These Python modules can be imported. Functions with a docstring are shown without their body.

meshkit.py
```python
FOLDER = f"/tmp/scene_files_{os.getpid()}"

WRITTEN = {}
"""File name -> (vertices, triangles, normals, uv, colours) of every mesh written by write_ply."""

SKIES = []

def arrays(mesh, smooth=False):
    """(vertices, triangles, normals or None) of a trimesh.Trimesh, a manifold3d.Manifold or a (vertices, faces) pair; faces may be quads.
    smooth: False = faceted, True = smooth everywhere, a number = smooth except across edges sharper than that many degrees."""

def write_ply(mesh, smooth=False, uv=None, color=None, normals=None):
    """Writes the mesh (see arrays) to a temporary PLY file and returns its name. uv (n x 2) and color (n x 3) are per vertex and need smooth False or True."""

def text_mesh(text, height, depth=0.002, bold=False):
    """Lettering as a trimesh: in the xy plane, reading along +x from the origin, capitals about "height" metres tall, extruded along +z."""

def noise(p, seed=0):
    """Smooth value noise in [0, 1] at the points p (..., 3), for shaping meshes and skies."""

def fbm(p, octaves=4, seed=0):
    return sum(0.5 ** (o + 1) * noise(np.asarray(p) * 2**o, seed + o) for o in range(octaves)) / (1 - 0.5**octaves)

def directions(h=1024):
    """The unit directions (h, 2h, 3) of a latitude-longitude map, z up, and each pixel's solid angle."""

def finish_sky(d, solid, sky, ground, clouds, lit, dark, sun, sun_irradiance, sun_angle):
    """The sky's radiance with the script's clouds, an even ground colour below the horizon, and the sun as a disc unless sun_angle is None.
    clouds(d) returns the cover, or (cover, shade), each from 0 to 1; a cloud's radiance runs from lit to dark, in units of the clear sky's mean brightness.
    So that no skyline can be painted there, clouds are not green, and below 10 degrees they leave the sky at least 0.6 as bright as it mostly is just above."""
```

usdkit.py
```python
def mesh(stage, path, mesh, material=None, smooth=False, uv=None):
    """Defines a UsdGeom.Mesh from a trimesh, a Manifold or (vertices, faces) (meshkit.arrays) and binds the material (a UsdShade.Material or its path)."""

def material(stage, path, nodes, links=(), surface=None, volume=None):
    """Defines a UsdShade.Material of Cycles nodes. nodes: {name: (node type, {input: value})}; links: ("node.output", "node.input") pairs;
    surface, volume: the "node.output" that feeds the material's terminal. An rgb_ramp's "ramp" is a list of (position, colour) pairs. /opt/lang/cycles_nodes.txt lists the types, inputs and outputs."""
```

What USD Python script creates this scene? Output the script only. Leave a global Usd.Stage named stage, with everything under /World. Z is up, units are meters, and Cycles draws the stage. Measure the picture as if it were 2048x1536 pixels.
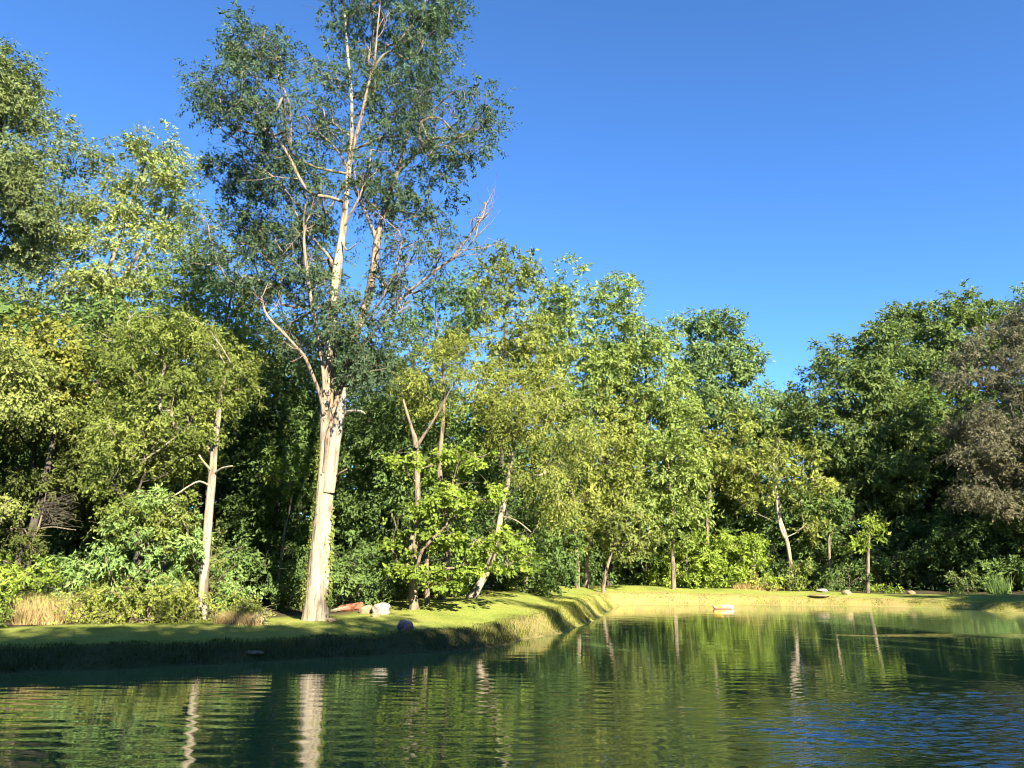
import math, random
import numpy as np, trimesh, shapely, usdkit, meshkit
from scipy.spatial import cKDTree
from shapely.geometry import Polygon
from pxr import Usd, UsdGeom, UsdLux, UsdShade, Gf, Sdf, Vt

stage = Usd.Stage.CreateInMemory()
UsdGeom.SetStageUpAxis(stage, 'Z'); UsdGeom.SetStageMetersPerUnit(stage, 1.0)
W = UsdGeom.Xform.Define(stage, '/World'); UsdGeom.Scope.Define(stage, '/World/Looks')

# ------------------------------------------------------------------ camera, sky, sun, exposure
F_PX, HORIZON, EYE = 1541.0, 1132.0, 2.2            # focal length in pixels of the 2048 px photograph, horizon row, eye height over the water
PITCH = math.atan((HORIZON - 768) / F_PX)
CP, SP = math.cos(PITCH), math.sin(PITCH)
cam = UsdGeom.Camera.Define(stage, '/World/camera')
cam.CreateHorizontalApertureAttr(36.0); cam.CreateVerticalApertureAttr(27.0)
cam.CreateFocalLengthAttr(36.0 * F_PX / 2048.0)
cam.CreateExposureAttr(2.34)
cam.AddTransformOp().Set(Gf.Matrix4d(1, 0, 0, 0, 0, -SP, CP, 0, 0, -CP, -SP, 0, 0, 0, EYE, 1))

SUN_AZ, SUN_EL = math.radians(27.0), math.radians(30.0)   # behind the camera, to the right
SUN = np.array([math.sin(SUN_AZ) * math.cos(SUN_EL), -math.cos(SUN_AZ) * math.cos(SUN_EL), math.sin(SUN_EL)])
sun = UsdLux.DistantLight.Define(stage, '/World/sun')
sun.CreateIntensityAttr(1.2); sun.CreateAngleAttr(0.5); sun.CreateColorAttr(Gf.Vec3f(1.0, 0.89, 0.68)); sun.CreateNormalizeAttr(True)
_z = SUN; _x = np.cross([0, 0, 1.0], _z); _x /= np.linalg.norm(_x); _y = np.cross(_z, _x)
sun.AddTransformOp().Set(Gf.Matrix4d(*_x, 0, *_y, 0, *_z, 0, 0, 0, 30, 1))
sky_mat = usdkit.material(stage, '/World/Looks/sky', {
    'sky': ('sky_texture', {'sky_type': 'single_scattering', 'sun_disc': False, 'sun_elevation': SUN_EL, 'sun_rotation': math.atan2(SUN[0], SUN[1]),
                            'air_density': 0.3, 'aerosol_density': 0.02, 'ozone_density': 4.0, 'altitude': 200.0}),
    'sat': ('hsv', {'hue': 0.498, 'saturation': 1.11, 'value': 1.0, 'fac': 1.0}),
    'bg': ('background_shader', {'strength': 0.138})}, [('sky.color', 'sat.color'), ('sat.color', 'bg.color')], surface='bg.background')
dome = UsdLux.DomeLight.Define(stage, '/World/sky')
UsdShade.MaterialBindingAPI.Apply(dome.GetPrim()).Bind(sky_mat)
dome.GetPrim().SetCustomDataByKey('kind', 'structure')


def at(px, py, Y):
    """The point at ground depth Y along the line of sight through a pixel of the photograph."""
    a, b = (px - 1024.0) / F_PX, (768.0 - py) / F_PX
    t = Y / (CP - b * SP)
    return np.array([a * t, Y, EYE + t * (SP + b * CP)])


def on_plane(px, py, z=0.0):
    a, b = (px - 1024.0) / F_PX, (768.0 - py) / F_PX
    t = (z - EYE) / (SP + b * CP)
    return np.array([a * t, t * (CP - b * SP), z])


# ------------------------------------------------------------------ naming and tagging
used = {}
def numbered(path):
    n = used.get(path, -1) + 1; used[path] = n
    return path if n == 0 else f'{path}_{n:03d}'
def tag(prim, label=None, cat=None, group=None, kind=None):
    for k, v in (('label', label), ('category', cat), ('group', group), ('kind', kind)):
        if v: prim.SetCustomDataByKey(k, v)
    return prim
def thing(name, label, cat, loc, group=None):
    x = UsdGeom.Xform.Define(stage, numbered('/World/' + name)); x.AddTranslateOp().Set(Gf.Vec3d(*map(float, loc)))
    return tag(x.GetPrim(), label, cat, group)
def part(name, mesh, mat, parent, smooth=False, label=None):
    """One mesh, given in world coordinates, as a part of a thing standing at its own base."""
    base, p = np.zeros(3), parent
    while str(p.GetPath()) != '/World':
        op = UsdGeom.Xformable(p).GetOrderedXformOps()
        if op: base = base + np.array(op[0].Get())
        p = p.GetParent()
    v, f, n = meshkit.arrays(mesh, False)
    m = usdkit.mesh(stage, numbered(f'{parent.GetPath()}/{name}'), (v - base, f), mat, smooth)
    if label: tag(m.GetPrim(), label)
    return m.GetPrim()
def single(name, mesh, mat, label, cat=None, group=None, kind=None, smooth=False):
    m = usdkit.mesh(stage, numbered('/World/' + name), mesh, mat, smooth)
    return tag(m.GetPrim(), label, cat, group, kind)
def copy_of(root, loc, rz, scale, label, cat, group):
    x = UsdGeom.Xform.Define(stage, numbered('/World/' + root.GetName()))
    x.GetPrim().GetReferences().AddInternalReference(root.GetPath())
    x.ClearXformOpOrder()
    x.AddTransformOp().Set(Gf.Matrix4d(Gf.Rotation(Gf.Vec3d(0, 0, 1), math.degrees(rz)), Gf.Vec3d(0, 0, 0)) * Gf.Matrix4d().SetScale(Gf.Vec3d(*np.broadcast_to(scale, 3).tolist())) * Gf.Matrix4d().SetTranslate(Gf.Vec3d(*map(float, loc))))
    x.GetPrim().SetInstanceable(True)
    return tag(x.GetPrim(), label, cat, group)


# ------------------------------------------------------------------ materials
def leaf_material(name, a, b, c, translucent=0.3, patch=0.7, rough=0.5, rare=0.8, spec=0.35):
    """Each leaf its own tone between a and b, some of tone c; branches differ a little from one another."""
    a, b, c = (tuple(x * q + 0.006 for x, q in zip(k, (1.20, 1.14, 0.95))) for k in (a, b, c))
    return usdkit.material(stage, '/World/Looks/' + name, {
        'geo': ('geometry', {}), 'ramp': ('rgb_ramp', {'ramp': [(0.0, a), (rare - 0.08, b), (rare + 0.06, c), (1.0, c)]}),
        'big': ('noise_texture', {'scale': patch, 'detail': 2.0}),
        'val': ('map_range', {'from_min': 0.3, 'from_max': 0.7, 'to_min': 0.72, 'to_max': 1.3}),
        'hue': ('map_range', {'from_min': 0.3, 'from_max': 0.7, 'to_min': 0.51, 'to_max': 0.49}),
        'hsv': ('hsv', {}), 'tint': ('mix_color', {'blend_type': 'multiply', 'fac': 1.0, 'b': (1.25, 1.2, 0.6)}),
        'p': ('diffuse_bsdf', {}), 't': ('translucent_bsdf', {}), 'mix': ('mix_closure', {'fac': translucent})},
        [('geo.random_per_island', 'ramp.fac'), ('geo.position', 'big.vector'), ('big.fac', 'val.value'), ('big.fac', 'hue.value'),
         ('ramp.color', 'hsv.color'), ('val.result', 'hsv.value'), ('hue.result', 'hsv.hue'), ('hsv.color', 'p.color'), ('hsv.color', 'tint.a'),
         ('tint.result', 't.color'), ('p.BSDF', 'mix.closure1'), ('t.BSDF', 'mix.closure2')], surface='mix.closure')
def bark_material(name, light, dark, scale=9.0, bump=0.03, stain=(0.2, 0.2, 0.1)):
    return usdkit.material(stage, '/World/Looks/' + name, {
        'geo': ('geometry', {}), 'map': ('mapping', {'scale': (scale, scale, scale * 0.16)}), 'n': ('noise_texture', {'scale': 1.0, 'detail': 5.0, 'roughness': 0.62}),
        'ramp': ('rgb_ramp', {'ramp': [(0.38, dark), (0.52, light), (0.7, tuple(min(1, x * 1.15) for x in light))]}),
        'n2': ('noise_texture', {'scale': 1.1, 'detail': 3.0}), 'r2': ('map_range', {'from_min': 0.52, 'from_max': 0.74, 'to_min': 0.0, 'to_max': 0.5}),
        'mix': ('mix_color', {'b': stain}), 'bump': ('bump', {'strength': 1.0, 'distance': bump}), 'p': ('principled_bsdf', {'roughness': 0.9, 'specular_ior_level': 0.15})},
        [('geo.position', 'map.vector'), ('map.vector', 'n.vector'), ('n.fac', 'ramp.fac'), ('geo.position', 'n2.vector'), ('n2.fac', 'r2.value'), ('r2.result', 'mix.fac'),
         ('ramp.color', 'mix.a'), ('mix.result', 'p.base_color'), ('n.fac', 'bump.height'), ('bump.normal', 'p.normal')], surface='p.BSDF')
def stone_material(name, a, b, scale=5.0):
    return usdkit.material(stage, '/World/Looks/' + name, {
        'geo': ('geometry', {}), 'n': ('noise_texture', {'scale': scale, 'detail': 6.0, 'roughness': 0.65}), 'ramp': ('rgb_ramp', {'ramp': [(0.3, b), (0.62, a)]}),
        'bump': ('bump', {'strength': 0.8, 'distance': 0.04}), 'p': ('principled_bsdf', {'roughness': 0.85, 'specular_ior_level': 0.25})},
        [('geo.position', 'n.vector'), ('n.fac', 'ramp.fac'), ('ramp.color', 'p.base_color'), ('n.fac', 'bump.height'), ('bump.normal', 'p.normal')], surface='p.BSDF')

M = {}
G = lambda *c: c
M['locust'] = leaf_material('locust_leaf', G(.052, .088, .054), G(.090, .127, .069), G(.145, .16, .075), 0.28)
M['mid'] = leaf_material('mid_green_leaf', G(0.115, 0.170, 0.046), G(0.204, 0.237, 0.066), G(0.301, 0.280, 0.081))
M['sage'] = leaf_material('sage_leaf', G(0.161, 0.202, 0.071), G(0.264, 0.286, 0.097), G(0.352, 0.348, 0.137))
M['light'] = leaf_material('light_green_leaf', G(.115, .155, .042), G(.190, .215, .065), G(.27, .27, .10))
M['yellow'] = leaf_material('yellow_leaf', G(.145, .165, .040), G(.215, .215, .050), G(.29, .25, .05))
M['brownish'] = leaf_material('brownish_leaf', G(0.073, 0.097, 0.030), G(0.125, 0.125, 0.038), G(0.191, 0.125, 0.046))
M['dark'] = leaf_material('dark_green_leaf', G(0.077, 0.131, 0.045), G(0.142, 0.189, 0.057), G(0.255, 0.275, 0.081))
M['maple'] = leaf_material('maple_leaf', G(.145, .215, .040), G(.215, .275, .050), G(.29, .31, .06), 0.4)
M['olive'] = leaf_material('olive_leaf', G(0.147, 0.183, 0.050), G(0.231, 0.253, 0.067), G(0.323, 0.296, 0.092))
M['autumn'] = leaf_material('autumn_leaf', G(0.121, 0.155, 0.050), G(0.213, 0.210, 0.063), G(0.354, 0.183, 0.072), rare=0.6, patch=0.45)
M['poplar'] = leaf_material('poplar_leaf', G(0.145, 0.203, 0.061), G(0.251, 0.290, 0.085), G(0.411, 0.406, 0.143))
M['bluish'] = leaf_material('bluish_leaf', G(0.109, 0.168, 0.069), G(0.199, 0.228, 0.089), G(0.307, 0.288, 0.108))
M['oak'] = leaf_material('oak_leaf', G(0.090, 0.134, 0.048), G(0.157, 0.190, 0.065), G(0.259, 0.258, 0.095))
M['beech'] = leaf_material('copper_beech_leaf', G(.105, .108, .080), G(.150, .132, .108), G(.13, .145, .085), rare=0.72, patch=0.35)
M['bush'] = leaf_material('bush_leaf', G(0.146, 0.217, 0.040), G(0.257, 0.311, 0.053), G(0.376, 0.362, 0.089))
M['sumac'] = leaf_material('sumac_leaf', G(0.162, 0.262, 0.097), G(0.266, 0.343, 0.119), G(0.418, 0.452, 0.149))
M['weed'] = leaf_material('goldenrod_leaf', G(.190, .230, .062), G(.275, .295, .088), G(.37, .34, .11))
M['tallgreen'] = leaf_material('tall_tree_leaf', G(.105, .140, .062), G(.170, .195, .088), G(.25, .26, .12))
M['dry'] = leaf_material('dry_grass', G(.30, .24, .135), G(.40, .31, .17), G(.27, .24, .09), 0.2)
M['floweret'] = leaf_material('pale_weed', G(.28, .29, .18), G(.40, .38, .27), G(.18, .22, .07), 0.2)
M['bark_pale'] = bark_material('pale_bark', G(.255, .222, .172), G(.10, .08, .058), 6.0, 0.05, G(.36, .34, .16))
M['bark_limb'] = bark_material('tan_limb_bark', G(.215, .165, .12), G(.075, .055, .04), 14.0, 0.015, G(.11, .09, .07))
M['bark'] = bark_material('grey_brown_bark', G(.165, .132, .098), G(.065, .05, .036), 10.0, 0.02)
M['bark_dark'] = bark_material('dark_bark', G(.066, .058, .048), G(.024, .021, .018), 10.0, 0.02)
M['wood_red'] = bark_material('reddish_wood', G(.21, .082, .048), G(.07, .03, .02), 9.0, 0.05, G(.12, .085, .06))
M['stone_white'] = stone_material('white_boulder', G(.30, .27, .245), G(.15, .13, .115))
M['stone_grey'] = stone_material('grey_boulder', G(.15, .145, .15), G(.06, .06, .064))
M['stone_tan'] = stone_material('tan_stone', G(.27, .20, .125), G(.13, .095, .055))

# ------------------------------------------------------------------ pond outline and terrain
_shore_px = [(0, 1350), (150, 1343), (300, 1336), (450, 1329), (600, 1321), (730, 1314), (850, 1307), (940, 1300), (1005, 1292), (1045, 1280), (1085, 1273), (1130, 1264), (1165, 1250),
             (1190, 1238), (1208, 1226), (1228, 1215), (1262, 1210.5), (1350, 1209.5), (1450, 1209.5), (1580, 1210.5), (1700, 1212), (1790, 1214), (1860, 1216), (1950, 1220), (2048, 1227)]
_shore = [on_plane(*p)[:2] for p in _shore_px]
_rest = [(31, 31), (29.5, 24), (26, 16), (21, 8.5), (15, 3.2), (8, 1.2), (0, 0.9), (-7, 1.5), (-12, 4), (-14, 8.5), (-13.2, 13.2)]
_ctrl = np.array([*_shore, *_rest])
def catmull(p, k, closed=False):
    p = np.asarray(p, float); n = len(p); out = []
    g = (lambda i: p[i % n]) if closed else (lambda i: p[min(max(i, 0), n - 1)])
    for i in range(n if closed else n - 1):
        a, b, c, d = g(i - 1), g(i), g(i + 1), g(i + 2)
        for t in np.arange(k) / k:
            out.append(0.5 * (2 * b + (c - a) * t + (2 * a - 5 * b + 4 * c - d) * t * t + (3 * b - a - 3 * c + d) * t ** 3))
    if not closed: out.append(p[-1])
    return np.array(out)
shore = catmull(_ctrl, 12, True)
_r = np.random.default_rng(5)
shore = shore + (meshkit.noise(np.c_[shore * 1.3, np.zeros(len(shore))], 3)[:, None] - 0.5) * 0.22
pond = Polygon(shore).buffer(0)
_dense = np.array([pond.exterior.interpolate(s).coords[0] for s in np.arange(0, pond.length, 0.08)])
_tree = cKDTree(_dense)
_crest = np.array([(-14, 17, .62), (-10, 19, .62), (-5, 20.5, .62), (-1.8, 23.0, .66), (-.7, 30.5, .98), (1.2, 36, 1.11), (4.2, 44.5, 1.04), (7, 50, .95), (13, 50.5, .78), (18, 50.5, .62), (23.5, 49.5, .50), (29, 45, .62),
                   (34, 38, .78), (0, -2, .62), (-18, 4, .62), (24, 3, .8), (34, 20, .8)])
def smooth(t):
    t = np.clip(t, 0, 1); return t * t * (3 - 2 * t)
def ground(xy):
    xy = np.atleast_2d(np.asarray(xy, float))
    d = _tree.query(xy)[0]
    inside = shapely.contains_xy(pond, xy[:, 0], xy[:, 1])
    w = 1.0 / (((xy[:, None, :] - _crest[None, :, :2]) ** 2).sum(-1) + 1.5) ** 2
    c = (w * _crest[:, 2]).sum(1) / w.sum(1)
    p3 = np.c_[xy, np.zeros(len(xy))]
    rough = (meshkit.fbm(p3 * 1.7, 3, 7) - 0.5)
    wide = (meshkit.fbm(p3 * 0.22, 3, 9) - 0.5)
    out = c * (0.60 * smooth(d / 0.8) + 0.40 * smooth(d / 4.0)) + smooth(d / 0.5) * (1 - smooth((d - 0.8) / 1.2) * 0.82) * rough * 0.22
    out = out * (1 - 0.16 * smooth((d - 5) / 7)) + wide * 0.25 * smooth((d - 5) / 8)
    far = smooth((np.hypot(xy[:, 0] - 5, xy[:, 1] - 25) - 34) / 60)
    out = out + far * (3.0 + 6.0 * meshkit.fbm(p3 * 0.012, 3, 4))
    return np.where(inside, -0.02 - 1.6 * smooth(d / 4.0), out + 0.02)
def on_ground(x, y): return float(ground([[x, y]])[0])

def axis(lo, hi, step, far):
    a = np.arange(lo, hi + 1e-6, step); s, left, right = step, [lo], [hi]
    while right[-1] < far:
        s *= 1.35; right.append(right[-1] + s); left.append(left[-1] - s)
    return np.r_[left[:0:-1], a, right[1:]]
gx, gy = axis(-17, 34, 0.26, 900), axis(-4, 56, 0.26, 900)
GX, GY = np.meshgrid(gx, gy)
gxy = np.c_[GX.ravel(), GY.ravel()]
gz = ground(gxy)
nx, ny = len(gx), len(gy)
i0 = (np.arange(ny - 1)[:, None] * nx + np.arange(nx - 1)[None, :]).ravel()
gf = np.vstack([np.c_[i0, i0 + 1, i0 + nx + 1], np.c_[i0, i0 + nx + 1, i0 + nx]])
gv = np.c_[gxy, gz]

M['ground'] = usdkit.material(stage, '/World/Looks/lawn', {
    'geo': ('geometry', {}), 'n': ('noise_texture', {'scale': 0.55, 'detail': 5.0, 'roughness': 0.65}), 'fine': ('noise_texture', {'scale': 14.0, 'detail': 4.0, 'roughness': 0.7}),
    'r1': ('rgb_ramp', {'ramp': [(0.30, (.138, .176, .037)), (0.5, (.196, .226, .048)), (0.7, (.245, .250, .068))]}),
    'r2': ('rgb_ramp', {'ramp': [(0.25, (.62, .62, .6)), (0.75, (1.3, 1.3, 1.25))]}),
    'g': ('mix_color', {'blend_type': 'multiply', 'fac': 1.0}),
    'dryn': ('noise_texture', {'scale': 1.6, 'detail': 4.0, 'roughness': 0.6}),
    'shore': ('attribute', {'attribute': 'shore'}), 'wood': ('attribute', {'attribute': 'wood'}),
    'sm': ('math', {'math_type': 'multiply'}), 'dr': ('map_range', {'from_min': 0.25, 'from_max': 0.6, 'to_min': 0.25, 'to_max': 1.0}),
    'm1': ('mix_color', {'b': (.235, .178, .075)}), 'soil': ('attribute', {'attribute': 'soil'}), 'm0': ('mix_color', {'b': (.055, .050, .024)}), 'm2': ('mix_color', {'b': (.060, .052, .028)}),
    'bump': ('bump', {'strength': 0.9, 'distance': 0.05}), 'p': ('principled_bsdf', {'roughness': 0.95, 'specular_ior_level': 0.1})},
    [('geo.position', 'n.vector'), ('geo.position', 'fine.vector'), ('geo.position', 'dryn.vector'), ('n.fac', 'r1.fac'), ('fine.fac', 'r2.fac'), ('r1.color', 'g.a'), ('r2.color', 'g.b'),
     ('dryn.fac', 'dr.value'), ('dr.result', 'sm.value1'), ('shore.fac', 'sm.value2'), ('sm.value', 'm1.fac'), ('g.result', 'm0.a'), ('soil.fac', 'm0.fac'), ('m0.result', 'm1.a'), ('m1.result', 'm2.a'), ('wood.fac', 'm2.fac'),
     ('m2.result', 'p.base_color'), ('fine.fac', 'bump.height'), ('bump.normal', 'p.normal')], surface='p.BSDF')
def wood_floor(xy):
    """1 where leaf litter lies under the trees, 0 on the mown banks."""
    d = _tree.query(xy)[0]
    x, y = xy[:, 0], xy[:, 1]
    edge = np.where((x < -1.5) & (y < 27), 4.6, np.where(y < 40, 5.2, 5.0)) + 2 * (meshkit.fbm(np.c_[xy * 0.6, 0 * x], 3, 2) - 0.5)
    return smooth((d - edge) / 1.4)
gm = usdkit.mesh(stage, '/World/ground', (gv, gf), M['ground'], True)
tag(gm.GetPrim(), 'mown grassy banks and woodland floor round the pond', kind='structure')
_d = _tree.query(gxy)[0]
shore_dry = np.where(gxy[:, 1] > 44, 0.95, 0.55) * (1 - smooth((_d - np.where(gxy[:, 1] > 43, 1.0, 0.5)) / 0.7)) * smooth((gxy[:, 0] + 4) / 6 + (gxy[:, 1] - 24) / 10)
pv = UsdGeom.PrimvarsAPI(gm)
pv.CreatePrimvar('shore', Sdf.ValueTypeNames.FloatArray, 'vertex').Set(Vt.FloatArray.FromNumpy(np.clip(shore_dry, 0, 1).astype(np.float32)))
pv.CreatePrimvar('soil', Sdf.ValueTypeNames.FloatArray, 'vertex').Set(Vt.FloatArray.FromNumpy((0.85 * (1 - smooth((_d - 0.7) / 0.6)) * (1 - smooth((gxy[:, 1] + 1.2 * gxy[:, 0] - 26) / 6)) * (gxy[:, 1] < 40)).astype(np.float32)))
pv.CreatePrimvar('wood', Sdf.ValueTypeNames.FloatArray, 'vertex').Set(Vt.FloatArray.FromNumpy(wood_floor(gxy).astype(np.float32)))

# the pond's water: murky green, ripples, two patches ruffled by the wind
def patch_nodes(tagname, cx, cy, rx, ry):
    return {f'{tagname}m': ('mapping', {'location': (-cx / rx, -cy / ry, 0), 'scale': (1 / rx, 1 / ry, 0)}), f'{tagname}l': ('vector_math', {'math_type': 'length'}),
            f'{tagname}w': ('math', {'math_type': 'multiply_add', 'value2': 1.4, 'value3': -0.7}), f'{tagname}a': ('math', {'math_type': 'add'}),
            f'{tagname}r': ('map_range', {'range_type': 'smoothstep', 'from_min': 0.55, 'from_max': 1.1, 'to_min': 1.0, 'to_max': 0.0})}
def patch_links(t):
    return [('geo.position', f'{t}m.vector'), (f'{t}m.vector', f'{t}l.vector1'), ('wob.fac', f'{t}w.value1'), (f'{t}l.value', f'{t}a.value1'), (f'{t}w.value', f'{t}a.value2'), (f'{t}a.value', f'{t}r.value')]
pA = (8.6, 11.0, 6.0, 4.8); pB = (15.2, 26.2, 4.2, 0.9)
M['water'] = usdkit.material(stage, '/World/Looks/pond_water', {
    'geo': ('geometry', {}), 'wob': ('noise_texture', {'scale': 0.5, 'detail': 3.0}), **patch_nodes('b', *pB), **patch_nodes('a', *pA),
    'm3': ('mapping', {'scale': (5.0, 17.0, 1.0), 'rotation': (0, 0, 0.15)}), 'n3': ('noise_texture', {'scale': 1.0, 'detail': 1.0}), 'c3': ('math', {'math_type': 'subtract', 'value2': 0.5}),
    'k3': ('math', {'math_type': 'multiply'}), 'mx': ('math', {'math_type': 'maximum'}), 'h3': ('math', {'math_type': 'multiply_add', 'value2': 2.2}),
    'm1': ('mapping', {'scale': (0.7, 2.0, 1.0), 'rotation': (0, 0, 0.10)}), 'n1': ('noise_texture', {'scale': 1.0, 'detail': 1.5, 'roughness': 0.45}),
    'm2': ('mapping', {'scale': (1.6, 7.5, 1.0), 'rotation': (0, 0, -0.12)}), 'n2': ('noise_texture', {'scale': 1.0, 'detail': 2.0, 'roughness': 0.5}),
    'sum0': ('math', {'math_type': 'multiply_add', 'value2': 0.35}), 'cen': ('math', {'math_type': 'subtract', 'value2': 0.67}),
    'amp': ('map_range', {'from_min': 0, 'from_max': 1, 'to_min': 1.0, 'to_max': 5.0}), 'h': ('math', {'math_type': 'multiply'}),
    'bump': ('bump', {'strength': 1.0, 'distance': 0.0060}),
    'p': ('principled_bsdf', {'base_color': (.066, .104, .036), 'roughness': 0.035, 'ior': 1.95, 'specular_ior_level': 0.5})},
    [('geo.position', 'wob.vector'), *patch_links('b'), *patch_links('a'), ('geo.position', 'm3.vector'), ('m3.vector', 'n3.vector'), ('n3.fac', 'c3.value1'), ('c3.value', 'k3.value1'), ('ar.result', 'mx.value1'), ('br.result', 'mx.value2'), ('mx.value', 'k3.value2'), ('k3.value', 'h3.value1'), ('h.value', 'h3.value3'), ('geo.position', 'm1.vector'), ('m1.vector', 'n1.vector'), ('geo.position', 'm2.vector'), ('m2.vector', 'n2.vector'),
     ('n2.fac', 'sum0.value1'), ('n1.fac', 'sum0.value3'), ('br.result', 'amp.value'), ('amp.result', 'h.value1'), ('sum0.value', 'cen.value1'), ('cen.value', 'h.value2'),
     ('h3.value', 'bump.height'), ('bump.normal', 'p.normal')], surface='p.BSDF')
# the nearer water has its waves in the mesh: long low ripples, and a patch at right that the wind ruffles
WX0, WX1, WY0, WY1 = -11.5, 14.0, 7.4, 19.0
wx, wy = np.arange(WX0, WX1 + 1e-6, 0.085), np.concatenate([np.arange(WY0, 13.0, 0.034), np.arange(13.0, WY1 + 1e-6, 0.05)])
wy[-1] = WY1; wx[-1] = WX1
WXX, WYY = np.meshgrid(wx, wy)
def waves(rng, n, lo, hi, spread, slope):
    z = np.zeros_like(WXX)
    for _ in range(n):
        lam = math.exp(rng.uniform(math.log(lo), math.log(hi))); k = 2 * math.pi / lam; a = rng.normal() * spread + 0.10
        z += slope * math.sqrt(2.0 / n) / k * np.sin(k * (math.sin(a) * WXX + math.cos(a) * WYY) + rng.uniform(0, 6.28))
    return z
rw = np.random.default_rng(14)
_p = np.stack([WXX, WYY, 0 * WXX], -1)
_q = np.hypot((WXX - pA[0]) / pA[2], (WYY - pA[1]) / pA[3]) + 0.9 * (meshkit.fbm(_p * [0.45, 0.8, 1], 3, 5) - 0.5)
gust = 0.55 + 0.9 * meshkit.fbm(_p * [0.35, 0.9, 1], 3, 8)
rim = smooth(np.minimum.reduce([WXX - WX0, WX1 - WXX, WYY - WY0, (WY1 - WYY) * 0.25]) / 1.2)
WZ = rim * (waves(rw, 18, 0.24, 0.55, 0.26, 0.0165) * (0.5 + 1.0 * meshkit.fbm(_p * 0.35, 2, 3)) + smooth((1.08 - _q) / 0.5) * gust * (waves(rw, 34, 0.17, 0.42, 0.42, 0.150) + waves(rw, 16, 0.13, 0.18, 0.6, 0.07)))
_nx = len(wx); _i = (np.arange(len(wy) - 1)[:, None] * _nx + np.arange(_nx - 1)[None, :]).ravel()
near_water = (np.c_[WXX.ravel(), WYY.ravel(), WZ.ravel()], np.vstack([np.c_[_i, _i + 1, _i + _nx + 1], np.c_[_i, _i + _nx + 1, _i + _nx]]))
rest = pond.buffer(0.35).simplify(0.02).difference(shapely.box(WX0, WY0, WX1, WY1))
_tris = [trimesh.creation.triangulate_polygon(g, engine='earcut') for g in getattr(rest, 'geoms', [rest])]
_all = [near_water] + [(np.c_[v, np.zeros(len(v))], f) for v, f in _tris]
_o = np.cumsum([0] + [len(q[0]) for q in _all])
_wv, _wf = np.vstack([q[0] for q in _all]), np.vstack([q[1] + k for q, k in zip(_all, _o)])
_up = np.cross(_wv[_wf[:, 1]] - _wv[_wf[:, 0]], _wv[_wf[:, 2]] - _wv[_wf[:, 0]])[:, 2] < 0
_wf[_up] = _wf[_up][:, ::-1]
single_water = usdkit.mesh(stage, '/World/pond_water', (_wv, _wf), M['water'], True)
tag(single_water.GetPrim(), 'green pond water with long ripples and a wind-ruffled patch', kind='structure')


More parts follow.
